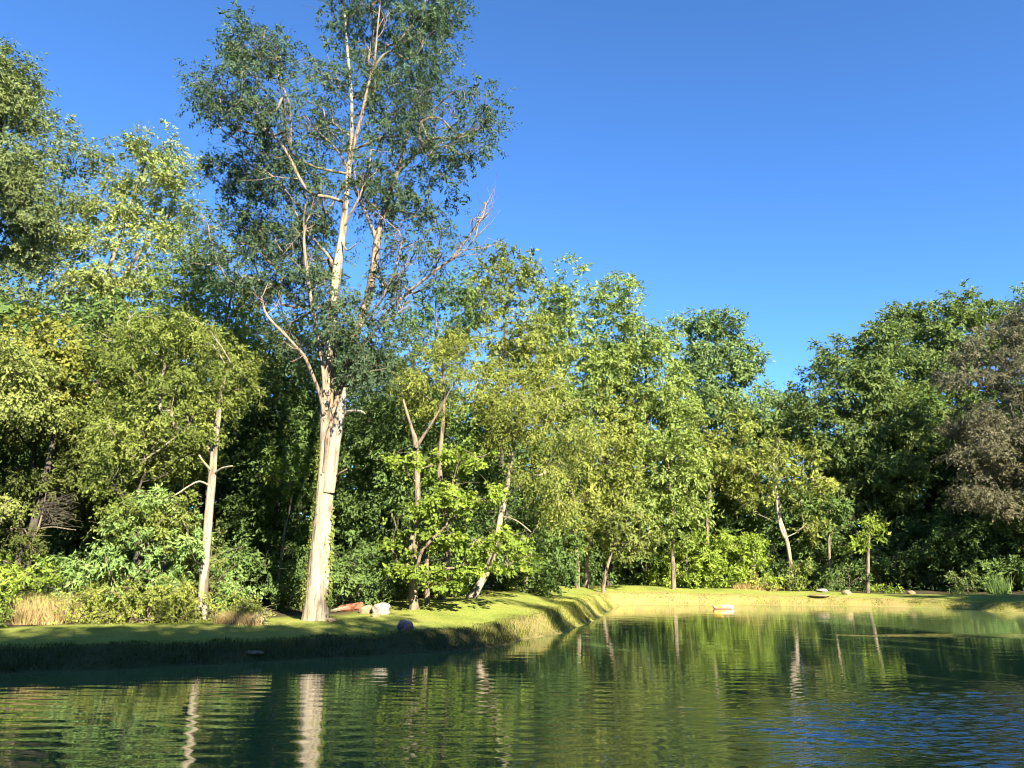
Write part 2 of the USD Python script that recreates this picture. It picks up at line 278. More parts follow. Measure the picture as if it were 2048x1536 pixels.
# ------------------------------------------------------------------ wood and leaves
def unit(v): return v / np.maximum(np.linalg.norm(v, axis=-1, keepdims=True), 1e-9)
def tube(pts, rad, sides=8, seed=0, rough=0.0, k=4, cap=True):
    pts, rad = np.asarray(pts, float), np.asarray(rad, float)
    q = catmull(np.c_[pts, rad], k); p, r = q[:, :3], np.maximum(q[:, 3], 0.003)
    t = unit(np.gradient(p, axis=0)); n = np.zeros_like(t)
    ref = np.array([1.0, 0, 0]) if abs(t[0, 0]) < 0.9 else np.array([0, 1.0, 0])
    n[0] = unit(ref - t[0] * (ref @ t[0]))
    for i in range(1, len(p)):
        n[i] = unit(n[i - 1] - t[i] * (n[i - 1] @ t[i]))
    b = np.cross(t, n); a = np.arange(sides) * 2 * np.pi / sides
    v = p[:, None] + r[:, None, None] * (np.cos(a)[None, :, None] * n[:, None] + np.sin(a)[None, :, None] * b[:, None])
    if rough:
        w = meshkit.fbm(np.stack([np.cos(a) * 2.2 + seed * 3.1 + 0 * p[:, :1], np.sin(a) * 2.2 + 0 * p[:, :1], 0 * a + p[:, 2:3] * 0.8 + p[:, :1] * 0.5], -1), 3, seed) - 0.5
        v = p[:, None] + (v - p[:, None]) * (1 + rough * w[..., None] * 2)
    m = len(p); v = v.reshape(-1, 3)
    i = (np.arange(m - 1)[:, None] * sides + np.arange(sides)[None]).ravel(); j = (np.arange(m - 1)[:, None] * sides + (np.arange(sides)[None] + 1) % sides).ravel()
    f = np.vstack([np.c_[i, j, j + sides], np.c_[i, j + sides, i + sides]])
    if cap:
        v = np.vstack([v, p[-1] + t[-1] * r[-1] * 0.4]); e = (m - 1) * sides
        f = np.vstack([f, np.c_[e + np.arange(sides), e + (np.arange(sides) + 1) % sides, np.full(sides, len(v) - 1)]])
    return v, f
def join(parts):
    parts = [q for q in parts if len(q[0])]
    o = np.cumsum([0] + [len(q[0]) for q in parts])
    return np.vstack([q[0] for q in parts]), np.vstack([q[1] + k for q, k in zip(parts, o)])

def leaves(rng, pos, dirs, normal, L, Wd):
    n = len(pos); k = rng.uniform(0.7, 1.3, (n, 1)); L = np.reshape(L, (-1, 1)) * k; Wd = np.reshape(Wd, (-1, 1)) * k * rng.uniform(0.8, 1.2, (n, 1))
    side = unit(np.cross(dirs, normal)); nn = np.cross(side, dirs)
    mid = pos + dirs * L * 0.45 + nn * L * 0.06
    v = np.stack([pos, mid + side * Wd * 0.5, pos + dirs * L - nn * L * 0.05, mid - side * Wd * 0.5], 1).reshape(-1, 3)
    k = np.arange(n)[:, None] * 4
    return v, np.vstack([k + [0, 1, 2], k + [0, 2, 3]])

def crown(rng, poly, Y, T, r, lai, L, wide=0.45, flat=0.65, droop=0.2, cull=0.30, up=0.5, fill=1.0, spray=14):
    """Leaves in sprays in clumps that fill a crown: poly is its outline in (x, z), T its half thickness in depth. Returns the leaf mesh and the clump centres and radii."""
    poly = Polygon(poly).buffer(0)
    if poly.geom_type != 'Polygon': poly = max(poly.geoms, key=lambda g: g.area)
    inner = poly.buffer(-0.28 * r)
    if inner.is_empty or inner.area < 0.25 * r * r: inner = poly.buffer(-0.15 * r)
    want = max(4, int(1.5 * fill * poly.area / (r * r)))
    x0, z0, x1, z1 = inner.bounds; c, dm = [], max(0.3, math.sqrt(poly.area / math.pi) * 0.8)
    xs, zs = rng.uniform(x0, x1, 60 * want), rng.uniform(z0, z1, 60 * want)
    ins = shapely.contains_xy(inner, xs, zs); xs, zs = xs[ins][:14 * want], zs[ins][:14 * want]
    es = np.minimum(1.0, shapely.distance(poly.exterior, shapely.points(xs, zs)) / dm)
    for x, z, e in zip(xs, zs, es):
        if len(c) >= want: break
        t = max(T * math.sqrt(1 - (1 - e) ** 2) - 0.3 * r, 0.15 * r); u = rng.uniform(-1, 1); u = math.copysign(abs(u) ** 0.6, u)
        q = np.array([x, Y + u * t, z])
        if c and np.min(((np.array(c) - q) ** 2).sum(1)) < (0.62 * r) ** 2: continue
        c.append(q)
    c = np.array(c)
    keep = meshkit.noise(c / (2.4 * r), int(rng.integers(1000))) > cull * 0.8
    if keep.sum() > 3: c = c[keep]
    rc = r * rng.uniform(0.6, 1.25, len(c))
    mid = np.array([poly.centroid.x, Y, poly.centroid.y])
    n_leaf = 1.60 * lai * poly.area * (0.5 + 0.5 * min(1.5, T / 2.5)) / (0.5 * L * L * wide)
    ns = max(len(c), int(n_leaf / spray)); pick = rng.choice(len(c), ns, p=rc ** 2 / (rc ** 2).sum())
    d = unit(rng.normal(size=(ns, 3))); rad = rng.uniform(0, 1, (ns, 1)) ** 0.42
    o = c[pick] + d * rad * rc[pick, None] * [1, 1, flat]
    out = unit(o - mid)
    s = unit(d * [1, 1, 0.5] + 0.45 * out + 0.55 * rng.normal(size=(ns, 3)) + [0, 0, -droop])
    sl = rc[pick] * rng.uniform(0.35, 0.7, ns)
    sl = np.minimum(sl, 5.5 * L)
    u = rng.uniform(0, 1, (ns, spray))
    pos = o[:, None] + s[:, None] * (u * sl[:, None])[..., None] + rng.normal(size=(ns, spray, 3)) * L * 0.35 + np.array([0, 0, -1.0]) * (u ** 2 * sl[:, None] * droop * 0.8)[..., None]
    nrm = unit(np.array([0, 0, up * 0.7]) + 0.45 * out[:, None] + 0.35 * d[:, None] + 0.5 * rng.normal(size=(ns, spray, 3)))
    ld = unit(0.7 * s[:, None] + 0.8 * rng.normal(size=(ns, spray, 3)) + [0, 0, -droop * 0.8])
    ld = unit(ld - 0.6 * nrm * (ld * nrm).sum(-1, keepdims=True))
    LL = L * np.repeat(rng.uniform(0.65, 1.35, ns) * (0.8 + 0.4 * meshkit.noise(o * 0.9, 77)), spray)
    return leaves(rng, pos.reshape(-1, 3), ld.reshape(-1, 3), nrm.reshape(-1, 3), LL, LL * wide), c, rc

def limbs(rng, spine, srad, centres, keep=0.75, lean=0.55, rmax=0.09):
    """A branching skeleton: every clump of leaves grows from the nearest wood below it, outer ones from the branches of inner ones."""
    sp = catmull(spine, 5); sr = catmull(np.c_[np.asarray(srad, float), np.zeros(len(srad))], 5)[:, 0]
    n0 = len(sp); nodes, parent, ends = list(sp), list(range(-1, n0 - 1)), []
    blocked = np.arange(n0) < 0.3 * n0
    todo = [c for c in centres if rng.uniform() < keep]
    todo.sort(key=lambda c: np.min(np.linalg.norm(sp - c, axis=1)))
    for c in todo:
        N = np.array(nodes); d = np.linalg.norm(N - c, axis=1); h = np.hypot(N[:, 0] - c[0], N[:, 1] - c[1])
        cost = d + 0.9 * np.maximum(0, N[:, 2] - (c[2] - lean * h)); cost[:n0][blocked] += 4
        k = int(np.argmin(cost)); a = N[k]; length = d[k]
        if length < 0.15: continue
        m = max(1, int(length / 0.9)); last = k
        sag = rng.normal(size=3) * 0.07 * length + [0, 0, -0.05 * length]
        for q in range(1, m + 1):
            t = q / m
            nodes.append(a + (c - a) * t + sag * 4 * t * (1 - t) + rng.normal(size=3) * 0.03 * (q < m)); parent.append(last); last = len(nodes) - 1
        ends.append(last)
    if not ends: return None
    load = np.zeros(len(nodes))
    for e in ends: load[e] += 1
    for k in range(len(nodes) - 1, n0 - 1, -1): load[parent[k]] += load[k]
    rad = np.minimum(0.012 * np.maximum(load, 1) ** 0.5, rmax)
    kids = {}
    for k in range(n0, len(nodes)): kids.setdefault(parent[k], []).append(k)
    out, done = [], set()
    for k in range(n0, len(nodes)):
        if k in done: continue
        path = [parent[k], k]; done.add(k)
        while path[-1] in kids:
            nx_ = max(kids[path[-1]], key=lambda q: load[q])
            if nx_ in done: break
            path.append(nx_); done.add(nx_)
        r = rad[path].copy(); r[0] = min(r[1] * 1.05, sr[path[0]] * 0.8 if path[0] < n0 else 9); r[-1] *= 0.5
        out.append(tube(np.array(nodes)[path], r, 5 if r[0] > 0.03 else 4, k=2, cap=False))
    for e in ends:
        for _ in range(2):
            q = nodes[e] + rng.normal(size=3) * [0.45, 0.45, 0.3]
            out.append(tube([nodes[parent[e]] * 0.4 + nodes[e] * 0.6, (nodes[e] + q) / 2 + rng.normal(size=3) * 0.05, q], [0.009, 0.007, 0.004], 3, k=1, cap=False))
    return join(out)

def px_poly(pts, Y): return [(p[0], p[2]) for p in (at(*q, Y) for q in pts)]
def span(px, Y): return px * Y / F_PX * 0.93

COUNT = [0]
def tree(name, label, cat, Y, outlines, leaf, trunk=None, bark='bark', T=None, r=None, lai=3.0, L=None, group=None, seed=None, extra=(), keep=0.6, **kw):
    """A tree standing at depth Y. outlines: its crown's outline, or several; trunk: (x, y, width) points of the photograph from the foot up, where it shows there."""
    COUNT[0] += 1; rng = np.random.default_rng(seed or 100 + COUNT[0])
    outlines = outlines if isinstance(outlines[0][0], (tuple, list)) else [outlines]
    polys = [px_poly(o, Y) for o in outlines]
    if L is None: L = max(0.085, 3.7 * Y / 770.0 * 1.05)
    allp = np.vstack(polys); width, height = np.ptp(allp[:, 0]), np.ptp(allp[:, 1])
    if trunk is None:
        cx = np.mean(allp[:, 0]) + rng.normal() * 0.1 * width; zb = on_ground(cx, Y); zt = allp[:, 1].max() - 0.27 * height
        rb = 0.045 * math.sqrt(max(zt - zb, 0.5)) * (1 if height > 3 else 0.5)
        wob = rng.normal(size=(5, 2)) * 0.02 * (zt - zb)
        spine = [np.array([cx + wob[k, 0] * (k > 0), Y + wob[k, 1] * (k > 0), zb - 0.1 + (zt - zb + 0.1) * k / 4]) for k in range(5)]
        srad = [rb * s for s in (1.25, 0.95, 0.75, 0.5, 0.15)]
    else:
        wy = rng.normal(size=len(trunk)) * 0.08
        spine = [at(p[0], p[1], Y + (wy[k] if k else 0)) for k, p in enumerate(trunk)]
        srad = [span(p[2], Y) / 2 for p in trunk]
        zb = on_ground(spine[0][0], Y)
        if spine[0][2] > zb - 0.15:
            spine = [np.array([spine[0][0], Y, zb - 0.15])] + spine[(1 if spine[0][2] < zb + 0.1 else 0):]
            srad = [srad[0] * 1.15] + (srad[1:] if len(srad) == len(spine) else srad)
        topc = np.array([allp[:, 0].mean(), Y, allp[:, 1].max() - 0.3 * height])
        if topc[2] > spine[-1][2] + 0.5:
            spine += [spine[-1] * 0.5 + topc * 0.5 + rng.normal(size=3) * 0.1, topc]; srad += [srad[-1] * 0.6, 0.015]
    base = np.array([spine[0][0], Y, on_ground(spine[0][0], Y)])
    t = thing(name, label, cat, base, group)
    wood = M[bark]
    if len(outlines) == 1 or height > 1.5: part('trunk', tube(spine, srad, 10, COUNT[0], 0.16), wood, t, True)
    for e in extra:                                                       # further limbs that the photograph shows
        part('limb', tube([at(q[0], q[1], Y + (q[3] if len(q) > 3 else 0)) for q in e], [span(q[2], Y) / 2 for q in e], 7, COUNT[0], 0.12), wood, t, True)
    cs, ls = [], []
    for o in polys:
        po = Polygon(o).buffer(0); rr = r or max(0.35, 0.2 * math.sqrt(po.area) ** 0.9)
        tt = T or min(3.6, 0.42 * min(np.ptp(np.array(o)[:, 0]), np.ptp(np.array(o)[:, 1]) * 1.5))
        lf, c, rc = crown(rng, o, Y, tt, rr, lai, L, **kw); ls.append(lf); cs.append(c)
    lb = limbs(rng, spine, srad, np.vstack(cs), keep)
    if lb: part('branches', lb, wood, t, True)
    part('crown', join(ls), M[leaf], t)
    return t

# ------------------------------------------------------------------ the tall tree on the bank
YB = 23.6
rngB = np.random.default_rng(77)
_b = at(630, 1247, YB); zb = on_ground(_b[0], YB)
big = thing('tall_tree', 'tallest tree, pale thick trunk with broken stub and airy blue-green crown', 'tree', (_b[0], YB, zb))
def wood_part(name, pts, sides=9, rough=0.14, label=None, seed=1, mat='bark_pale'):
    P = [at(q[0], q[1], YB + (q[3] if len(q) > 3 else 0)) for q in pts]
    return part(name, tube(P, [span(q[2], YB) / 2 for q in pts], sides, seed, rough, 5), M[mat], big, True, label)
wood_part('trunk', [(627, 1268, 64), (630, 1240, 56), (634, 1200, 50), (639, 1130, 45), (644, 1060, 41), (649, 990, 37), (652, 940, 33), (651, 880, 26), (650, 830, 22), (650, 790, 20), (653, 750, 17),
                    (658, 705, 18, .1), (663, 660, 21, .1), (668, 600, 23, .2), (675, 530, 21, .2), (686, 460, 17, .3), (692, 400, 14, .3), (697, 342, 13, .4), (703, 274, 10, .4), (702, 182, 8, .5), (694, 91, 6, .6), (687, 0, 5, .7), (684, -70, 4, .8), (690, -120, 2, .9)], 16, 0.16)
wood_part('broken_stub', [(655, 985, 30, -.08), (664, 920, 30, -.12), (672, 870, 27, -.15), (680, 830, 22, -.15), (686, 800, 15, -.15), (690, 775, 6, -.15)], 10, 0.22, 'jagged broken stub of a lost main limb')
wood_part('broken_side_branch', [(690, 826, 9, -.1), (708, 822, 6, -.3), (722, 823, 5, -.4), (731, 828, 4, -.45)], 6)
wood_part('torn_wood', [(655, 945, 24, -.12), (660, 880, 24, -.14), (664, 850, 17, -.12), (668, 832, 5, -.1)], 8, 0.4, mat='bark_limb')
L_ = {}
L_['rear'] = [(655, 850, 14, .25), (661, 800, 13, .3), (664, 760, 12, .3), (668, 731, 12, .35), (669, 690, 12, .3), (667, 640, 13, .25)]
L_['thin left'] = [(650, 800, 11, -.1), (647, 750, 9, -.15), (640, 700, 9, -.2), (624, 611, 8, -.3), (613, 538, 8, -.35), (608, 470, 6, -.4), (619, 429, 4, -.4)]
L_['bare left'] = [(648, 830, 10, -.15), (640, 790, 9, -.2), (625, 750, 8, -.4), (610, 715, 8, -.6), (594, 696, 7, -.8), (572, 672, 6, -1.), (550, 650, 6, -1.1), (532, 628, 6, -1.2), (525, 605, 5, -1.2), (523, 592, 4, -1.2)]
L_['right leader'] = [(660, 840, 16, .4), (678, 790, 16, .55), (700, 710, 17, .7), (722, 640, 18, .8), (738, 588, 19, .8), (748, 530, 19, .8), (754, 483, 19, .8), (764, 440, 13, .9), (774, 410, 12, .9), (790, 360, 12, 1.), (802, 319, 11, 1.), (812, 280, 8, 1.1), (822, 240, 7, 1.1), (838, 160, 5, 1.2), (846, 80, 4, 1.3), (850, 0, 3, 1.3)]
L_['leader fork'] = [(752, 475, 13, .8), (742, 451, 8, .8), (726, 415, 7, .7), (708, 374, 6, .6), (700, 345, 5, .5)]
L_['upper fork'] = [(699, 330, 10, .4), (706, 300, 9, .3), (712, 274, 10, .2), (724, 228, 9, 0), (735, 178, 8, -.2), (749, 119, 5, -.3), (756, 46, 4, -.4), (765, -40, 3, -.5)]
L_['right limb'] = [(796, 345, 9, 1.), (806, 335, 9, .9), (838, 301, 9, .5), (865, 278, 7, .2), (902, 276, 5, -.1), (929, 274, 4, -.3), (965, 255, 3, -.5)]
L_['left limb'] = [(690, 405, 8, .3), (660, 395, 8, -.1), (630, 390, 8, -.4), (612, 378, 8, -.6), (596, 352, 8, -.8), (583, 324, 8, -.9), (560, 285, 6, -1.1), (528, 255, 5, -1.2), (510, 200, 4, -1.3), (520, 120, 3, -1.3), (530, 60, 2, -1.3)]
L_['low left limb'] = [(672, 545, 10, .2), (655, 510, 8, .5), (620, 470, 7, .9), (583, 415, 7, 1.2), (550, 365, 7, 1.4), (519, 319, 6, 1.5), (482, 283, 5, 1.6), (450, 265, 4, 1.6), (410, 220, 2, 1.6)]
L_['slender right'] = [(730, 640, 6, .6), (760, 605, 5, .2), (772, 580, 5, 0), (785, 555, 5, -.1), (798, 506, 5, -.2), (803, 480, 4, -.2), (797, 460, 3, -.2)]
L_['dead right'] = [(760, 640, 7, 1.0), (810, 590, 7, .9), (870, 542, 7, .7), (906, 515, 7, .6), (924, 490, 6, .5), (945, 462, 5, .4), (966, 432, 4, .4), (970, 405, 3, .4)]
L_['dead twig'] = [(900, 520, 4, .6), (930, 500, 3, .5), (950, 475, 3, .3), (958, 445, 2, .2), (975, 425, 2, .2)]
L_['mid left'] = [(697, 340, 6, .4), (680, 310, 5, .2), (660, 285, 5, 0), (635, 262, 4, -.1), (610, 230, 3, -.2)]
L_['cross'] = [(690, 450, 5, .2), (700, 430, 6, .1), (718, 395, 6, 0), (735, 350, 5, 0), (742, 300, 4, 0)]
L_['twig a'] = [(682, 480, 5, .2), (694, 500, 4, -.1), (712, 488, 3, -.3)]
L_['low right'] = [(700, 720, 9, .7), (725, 690, 8, .3), (755, 655, 7, 0), (790, 630, 5, -.1), (820, 610, 3, -.2)]
L_['snag'] = [(668, 955, 5, 0), (682, 945, 4, -.3), (694, 938, 3, -.4)]
dark_ones = {'low left limb', 'left limb'}
for k, (nm, pts) in enumerate(L_.items()):
    wood_part('limb', pts, 8, 0.2, 'bare dead limb' if nm in ('bare left', 'dead right', 'dead twig') else None, k + 3, 'bark_limb')
_tw = []
for nm, pts in ((a, b) for a, b in L_.items() if a not in ('snag', 'twig a')):   # finer branches and twigs along the outer half of each limb
    P = catmull([at(q[0], q[1], YB + (q[3] if len(q) > 3 else 0)) for q in pts], 5)
    for _ in range(4 if len(pts) < 6 else 9):
        k = int(rngB.integers(len(P) // 3, len(P))); a = P[k]; dr = unit(P[min(k + 2, len(P) - 1)] - P[max(k - 3, 0)])
        e = a + (dr * rngB.uniform(0.2, 0.8) + rngB.normal(size=3) * 0.45 + [0, 0, 0.15]) * rngB.uniform(0.5, 1.3)
        m = (a + e) / 2 + rngB.normal(size=3) * 0.08
        _tw.append(tube([a, m, e], [0.022, 0.015, 0.005], 4, k=2))
        for _ in range(2): _tw.append(tube([m, (m + e) / 2 + rngB.normal(size=3) * 0.12, e + rngB.normal(size=3) * 0.3], [0.01, 0.008, 0.003], 3, k=1))
tag(part('twigs', join(_tw), M['bark_limb'], big, True), kind='stuff')
_masses = [  # (outline, depth offset, leaf area)
    ([(345, 195), (360, 165), (395, 130), (425, 150), (455, 150), (458, 70), (500, 35), (530, 25), (570, 55), (575, 105), (590, 160), (600, 220), (585, 290), (555, 330), (500, 320), (455, 265), (400, 225)], -1.2, 2.2),
    ([(430, 300), (500, 290), (570, 310), (640, 320), (680, 380), (680, 440), (640, 475), (560, 470), (480, 450), (440, 400), (400, 340)], 0.6, 2.5),
    ([(370, 440), (470, 430), (560, 450), (660, 470), (690, 520), (670, 590), (630, 610), (560, 640), (500, 600), (420, 560), (350, 520)], 0.8, 2.1),
    ([(585, 130), (640, 100), (690, 110), (700, 200), (680, 280), (630, 330), (600, 250)], 0.2, 1.6),
    ([(640, 30), (670, -60), (720, -150), (830, -170), (930, -80), (925, 20), (905, 80), (880, 160), (860, 210), (840, 290), (800, 330), (760, 300), (735, 230), (715, 120), (690, 90), (650, 60)], 0.6, 2.6),
    ([(835, 170), (900, 160), (960, 165), (1012, 205), (1000, 270), (980, 290), (985, 340), (930, 345), (850, 320), (800, 260)], -0.3, 1.5),
    ([(760, 330), (850, 330), (940, 350), (940, 400), (890, 410), (850, 440), (780, 440), (740, 390)], 0.7, 1.6),
    ([(700, 300), (760, 300), (790, 370), (770, 450), (715, 440), (700, 370)], 0.9, 1.6),
    ([(760, 440), (880, 430), (930, 470), (890, 540), (850, 600), (790, 620), (740, 560)], 0.6, 1.2),
    ([(640, 610), (720, 590), (800, 610), (815, 670), (780, 740), (720, 770), (680, 720), (650, 670)], 0.0, 3.2),
    ([(700, 680), (780, 690), (800, 760), (740, 800), (705, 760)], -0.2, 2.0),
    ([(640, 560), (690, 560), (700, 640), (660, 680), (635, 640)], -0.4, 1.2),
    ([(560, 640), (640, 610), (650, 690), (600, 740), (545, 720)], 1.0, 0.8),
]
_lv = []
for o, dy, lai in _masses:
    P = px_poly(o, YB + dy)
    lf, c, rc = crown(np.random.default_rng(700 + len(_lv)), P, YB + dy, 1.5, 0.6, lai, 0.12, 0.36, 0.7, 0.45, 0.33, 0.35, 1.25, 16)
    _lv.append(lf)
    sp = [at(q[0], q[1], YB + (q[3] if len(q) > 3 else 0)) for q in (L_['right leader'] if o[0][0] > 690 else [(668, 600, 0, .2), (692, 400, 0, .3), (703, 274, 0, .4), (694, 91, 0, .6), (687, 0, 0, .7)])]
    lb = limbs(rngB, sp, [0.1] * len(sp), c, 0.9, 0.35, 0.045)
    if lb: part('branches', lb, M['bark'], big, True)
part('crown', join(_lv), M['locust'], big)
_vp, _vn = [], []
for _ in range(1500):                                   # vine creeping up the trunk's left edge, a few shoots on the right
    left = rngB.uniform() < 0.82
    py = rngB.uniform(880, 1215) if left else rngB.choice([rngB.normal(1190, 15), rngB.normal(1120, 25), rngB.normal(1060, 30)])
    w = np.interp(py, [880, 990, 1130, 1240], [26, 37, 45, 56]) / 2; cx = np.interp(py, [880, 990, 1130, 1240], [651, 649, 639, 630])
    ang = rngB.normal(math.pi, 0.35) if left else rngB.normal(0, 0.3)
    p = at(cx, py, YB); R = span(w, YB) * rngB.uniform(1.02, 1.2)
    _vp.append(p + [R * math.cos(ang), -abs(R * math.sin(ang)) * 0.8 - 0.02, 0]); _vn.append([math.cos(ang), -0.6, 0.3])
_vp, _vn = np.array(_vp), unit(np.array(_vn) + rngB.normal(size=(len(_vp), 3)) * 0.4)
_dl = unit(rngB.normal(size=(len(_vp), 3)) + [0, 0, -0.6]); _dl = unit(_dl - _vn * (_dl * _vn).sum(1, keepdims=True))
part('vine', leaves(rngB, _vp, _dl, _vn, 0.085, 0.06), M['light'], big)

# ------------------------------------------------------------------ trees on the left
tree('leafy_tree', 'tall dense green tree at the far left edge, highest of that side', 'tree', 35.5,
     [(-330, 420), (-280, 200), (-160, 80), (-60, 45), (15, 95), (45, 130), (60, 145), (95, 150), (105, 205), (142, 212), (150, 255), (140, 290), (178, 300), (182, 380), (165, 440), (180, 520), (150, 640), (60, 660), (-100, 660), (-280, 600)],
     'tallgreen', lai=3.4, r=1.15, cull=0.36, extra=[[(-60, 360, 6, -1), (0, 400, 6, -1.4), (30, 430, 5, -1.6), (52, 462, 3, -1.8)]], bark='bark_dark')
tree('airy_tree', 'pale sage-green airy tree showing bare limbs against the sky', 'tree', 37.5,
     [[(185, 340), (225, 290), (290, 278), (350, 290), (400, 330), (405, 400), (380, 450), (330, 470), (260, 450), (190, 440)], [(120, 560), (160, 470), (240, 440), (340, 460), (375, 480), (340, 560), (290, 610), (250, 670), (140, 690)]],
     'sage', trunk=[(190, 1200, 20), (196, 900, 17), (200, 700, 14), (214, 560, 11), (235, 490, 9), (258, 430, 7), (275, 370, 5), (290, 330, 3)], lai=2.3, r=0.95, cull=0.4, bark='bark',
     extra=[[(205, 640, 12), (240, 570, 10), (275, 510, 8), (310, 470, 6), (335, 430, 4)]], keep=0.7)
tree('leafy_tree', 'mid-green tree rising behind the slender pale trunk, dark on its right', 'tree', 31,
     [(340, 560), (385, 490), (440, 478), (500, 520), (545, 590), (548, 680), (490, 730), (400, 720), (345, 650)], 'mid', lai=3.2, r=0.85)
tree('slender_tree', 'slender straight pale trunk under a light-green crown, left of the tallest tree', 'tree', 23.4,
     [[(210, 690), (250, 640), (330, 612), (420, 640), (500, 680), (520, 740), (480, 790), (430, 800), (340, 800), (250, 790), (195, 740)], [(200, 800), (290, 790), (420, 810), (425, 870), (390, 900), (330, 950), (270, 960), (215, 950), (195, 880)], [(430, 700), (500, 720), (520, 800), (480, 850), (440, 830)]],
     'light', trunk=[(402, 1252, 20), (409, 1150, 18.5), (415, 1060, 18), (424, 960, 17), (430, 885, 14), (440, 810, 11), (456, 740, 7)], bark='bark_pale', lai=2.4, r=0.5, L=0.115, wide=0.4, droop=0.4, cull=0.36,
     extra=[[(424, 975, 5), (400, 963, 4, -.3), (378, 972, 3.4, -.5), (350, 990, 3, -.7), (310, 1005, 2, -.9), (265, 1015, 1.5, -1)], [(426, 945, 6), (408, 925, 5, -.3), (398, 910, 4, -.4)], [(428, 948, 5), (445, 936, 5, -.3), (465, 932, 3, -.5)]])
tree('yellowing_tree', 'maple turning yellow at the left edge, over the brown shaded thicket', 'tree', 27,
     [[(-60, 690), (0, 640), (90, 612), (150, 650), (205, 700), (205, 770), (150, 800), (100, 780), (40, 740)], [(60, 780), (190, 780), (210, 830), (120, 850)]], 'yellow', bark='bark_dark', lai=2.8, r=0.6, L=0.14, wide=0.7, flat=0.4, cull=0.36)
tree('leafy_tree', 'grey-green fine-leaved tree in front at the left edge', 'tree', 24.5,
     [(-260, 700), (-120, 640), (0, 655), (70, 700), (100, 780), (80, 870), (0, 840), (-150, 860)], 'sage', lai=3.0, r=0.7, droop=0.4, bark='bark_dark')
tree('shaded_tree', 'brownish shaded tree filling the gap under the yellow maple', 'tree', 28.5,
     [(-260, 850), (-60, 800), (70, 790), (160, 800), (220, 850), (225, 960), (180, 1020), (60, 1030), (-200, 1030)], 'brownish', lai=3.6, r=0.8, bark='bark_dark')
tree('sapling', 'bright yellow-green sapling between the brown thicket and the slender trunk', 'tree', 26,
     [(175, 830), (240, 790), (330, 790), (390, 850), (400, 940), (340, 1010), (250, 1020), (195, 960)], 'light', lai=3.2, r=0.66, cull=0.25, bark='bark_dark')
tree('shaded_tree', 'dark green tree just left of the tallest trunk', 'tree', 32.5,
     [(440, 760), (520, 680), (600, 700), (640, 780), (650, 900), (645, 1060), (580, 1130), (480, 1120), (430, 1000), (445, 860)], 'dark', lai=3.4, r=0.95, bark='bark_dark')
tree('sapling', 'small sunlit sapling glowing beside the tallest trunk, left of it', 'tree', 29,
     [(530, 915), (570, 880), (615, 900), (618, 960), (580, 1000), (530, 980)], 'maple', lai=1.8, r=0.5, L=0.15, wide=0.7, flat=0.4)
tree('leafy_tree', 'light green tree close behind the slender pale trunk', 'tree', 26.8,
     [(205, 720), (270, 650), (370, 640), (450, 690), (470, 790), (430, 900), (380, 980), (270, 990), (200, 900), (190, 800)], 'light', lai=2.6, r=0.75, bark='bark_dark', cull=0.3)
tree('leafy_tree', 'mid-green tree between the airy tree and the tallest trunk, low in the wood', 'tree', 34,
     [(430, 700), (500, 640), (600, 620), (650, 690), (640, 800), (560, 850), (460, 820)], 'mid', lai=2.8, r=0.9, bark='bark_dark', cull=0.3)
# ------------------------------------------------------------------ the maple and the trees round it
tree('maple_tree', 'bright yellow-green maple in tiers right of the tallest tree, trunk forked above', 'tree', 26.8,
     [[(735, 1088), (800, 1062), (880, 1042), (960, 1055), (1065, 1090), (1010, 1112), (900, 1108), (800, 1112)], [(770, 1130), (860, 1115), (970, 1112), (1060, 1140), (960, 1165), (870, 1178), (820, 1165)],
      [(745, 1045), (830, 1010), (910, 990), (960, 1020), (890, 1045), (800, 1050)], [(860, 985), (930, 950), (1010, 965), (1000, 1010), (930, 1025), (870, 1015)], [(760, 905), (810, 890), (870, 920), (850, 965), (790, 950)],
      [(880, 890), (960, 870), (1000, 920), (960, 950), (890, 940)], [(975, 1050), (1040, 1060), (1095, 1125), (1040, 1140), (990, 1110)], [(830, 1165), (920, 1160), (910, 1190), (850, 1190)]],
     'maple', trunk=[(828, 1224, 19), (827, 1160, 15), (829, 1090, 13), (835, 1010, 12), (834, 940, 14), (831, 885, 13), (824, 860, 8), (815, 830, 7), (806, 800, 5)], lai=2.6, r=0.36, T=1.9, L=0.135, wide=0.8, flat=0.26, droop=0.2, up=0.9, cull=0.42, spray=10,
     extra=[[(832, 895, 10), (845, 875, 7, -.1), (858, 855, 6, -.2), (872, 832, 5, -.3), (890, 800, 4, -.4), (905, 770, 3, -.5)], [(836, 940, 6), (850, 935, 4, -.2), (866, 930, 4, -.3)]])
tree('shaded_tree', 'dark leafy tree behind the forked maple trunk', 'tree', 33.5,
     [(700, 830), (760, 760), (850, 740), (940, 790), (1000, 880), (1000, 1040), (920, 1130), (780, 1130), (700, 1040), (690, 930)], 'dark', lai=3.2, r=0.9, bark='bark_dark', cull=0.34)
tree('drooping_tree', 'olive drooping crown just right of the tallest trunk, over the maple', 'tree', 29.5,
     [(770, 720), (830, 660), (910, 650), (975, 700), (970, 780), (900, 830), (830, 840), (780, 800)], 'olive', lai=1.9, r=0.62, droop=0.6, cull=0.4, L=0.12, wide=0.4)
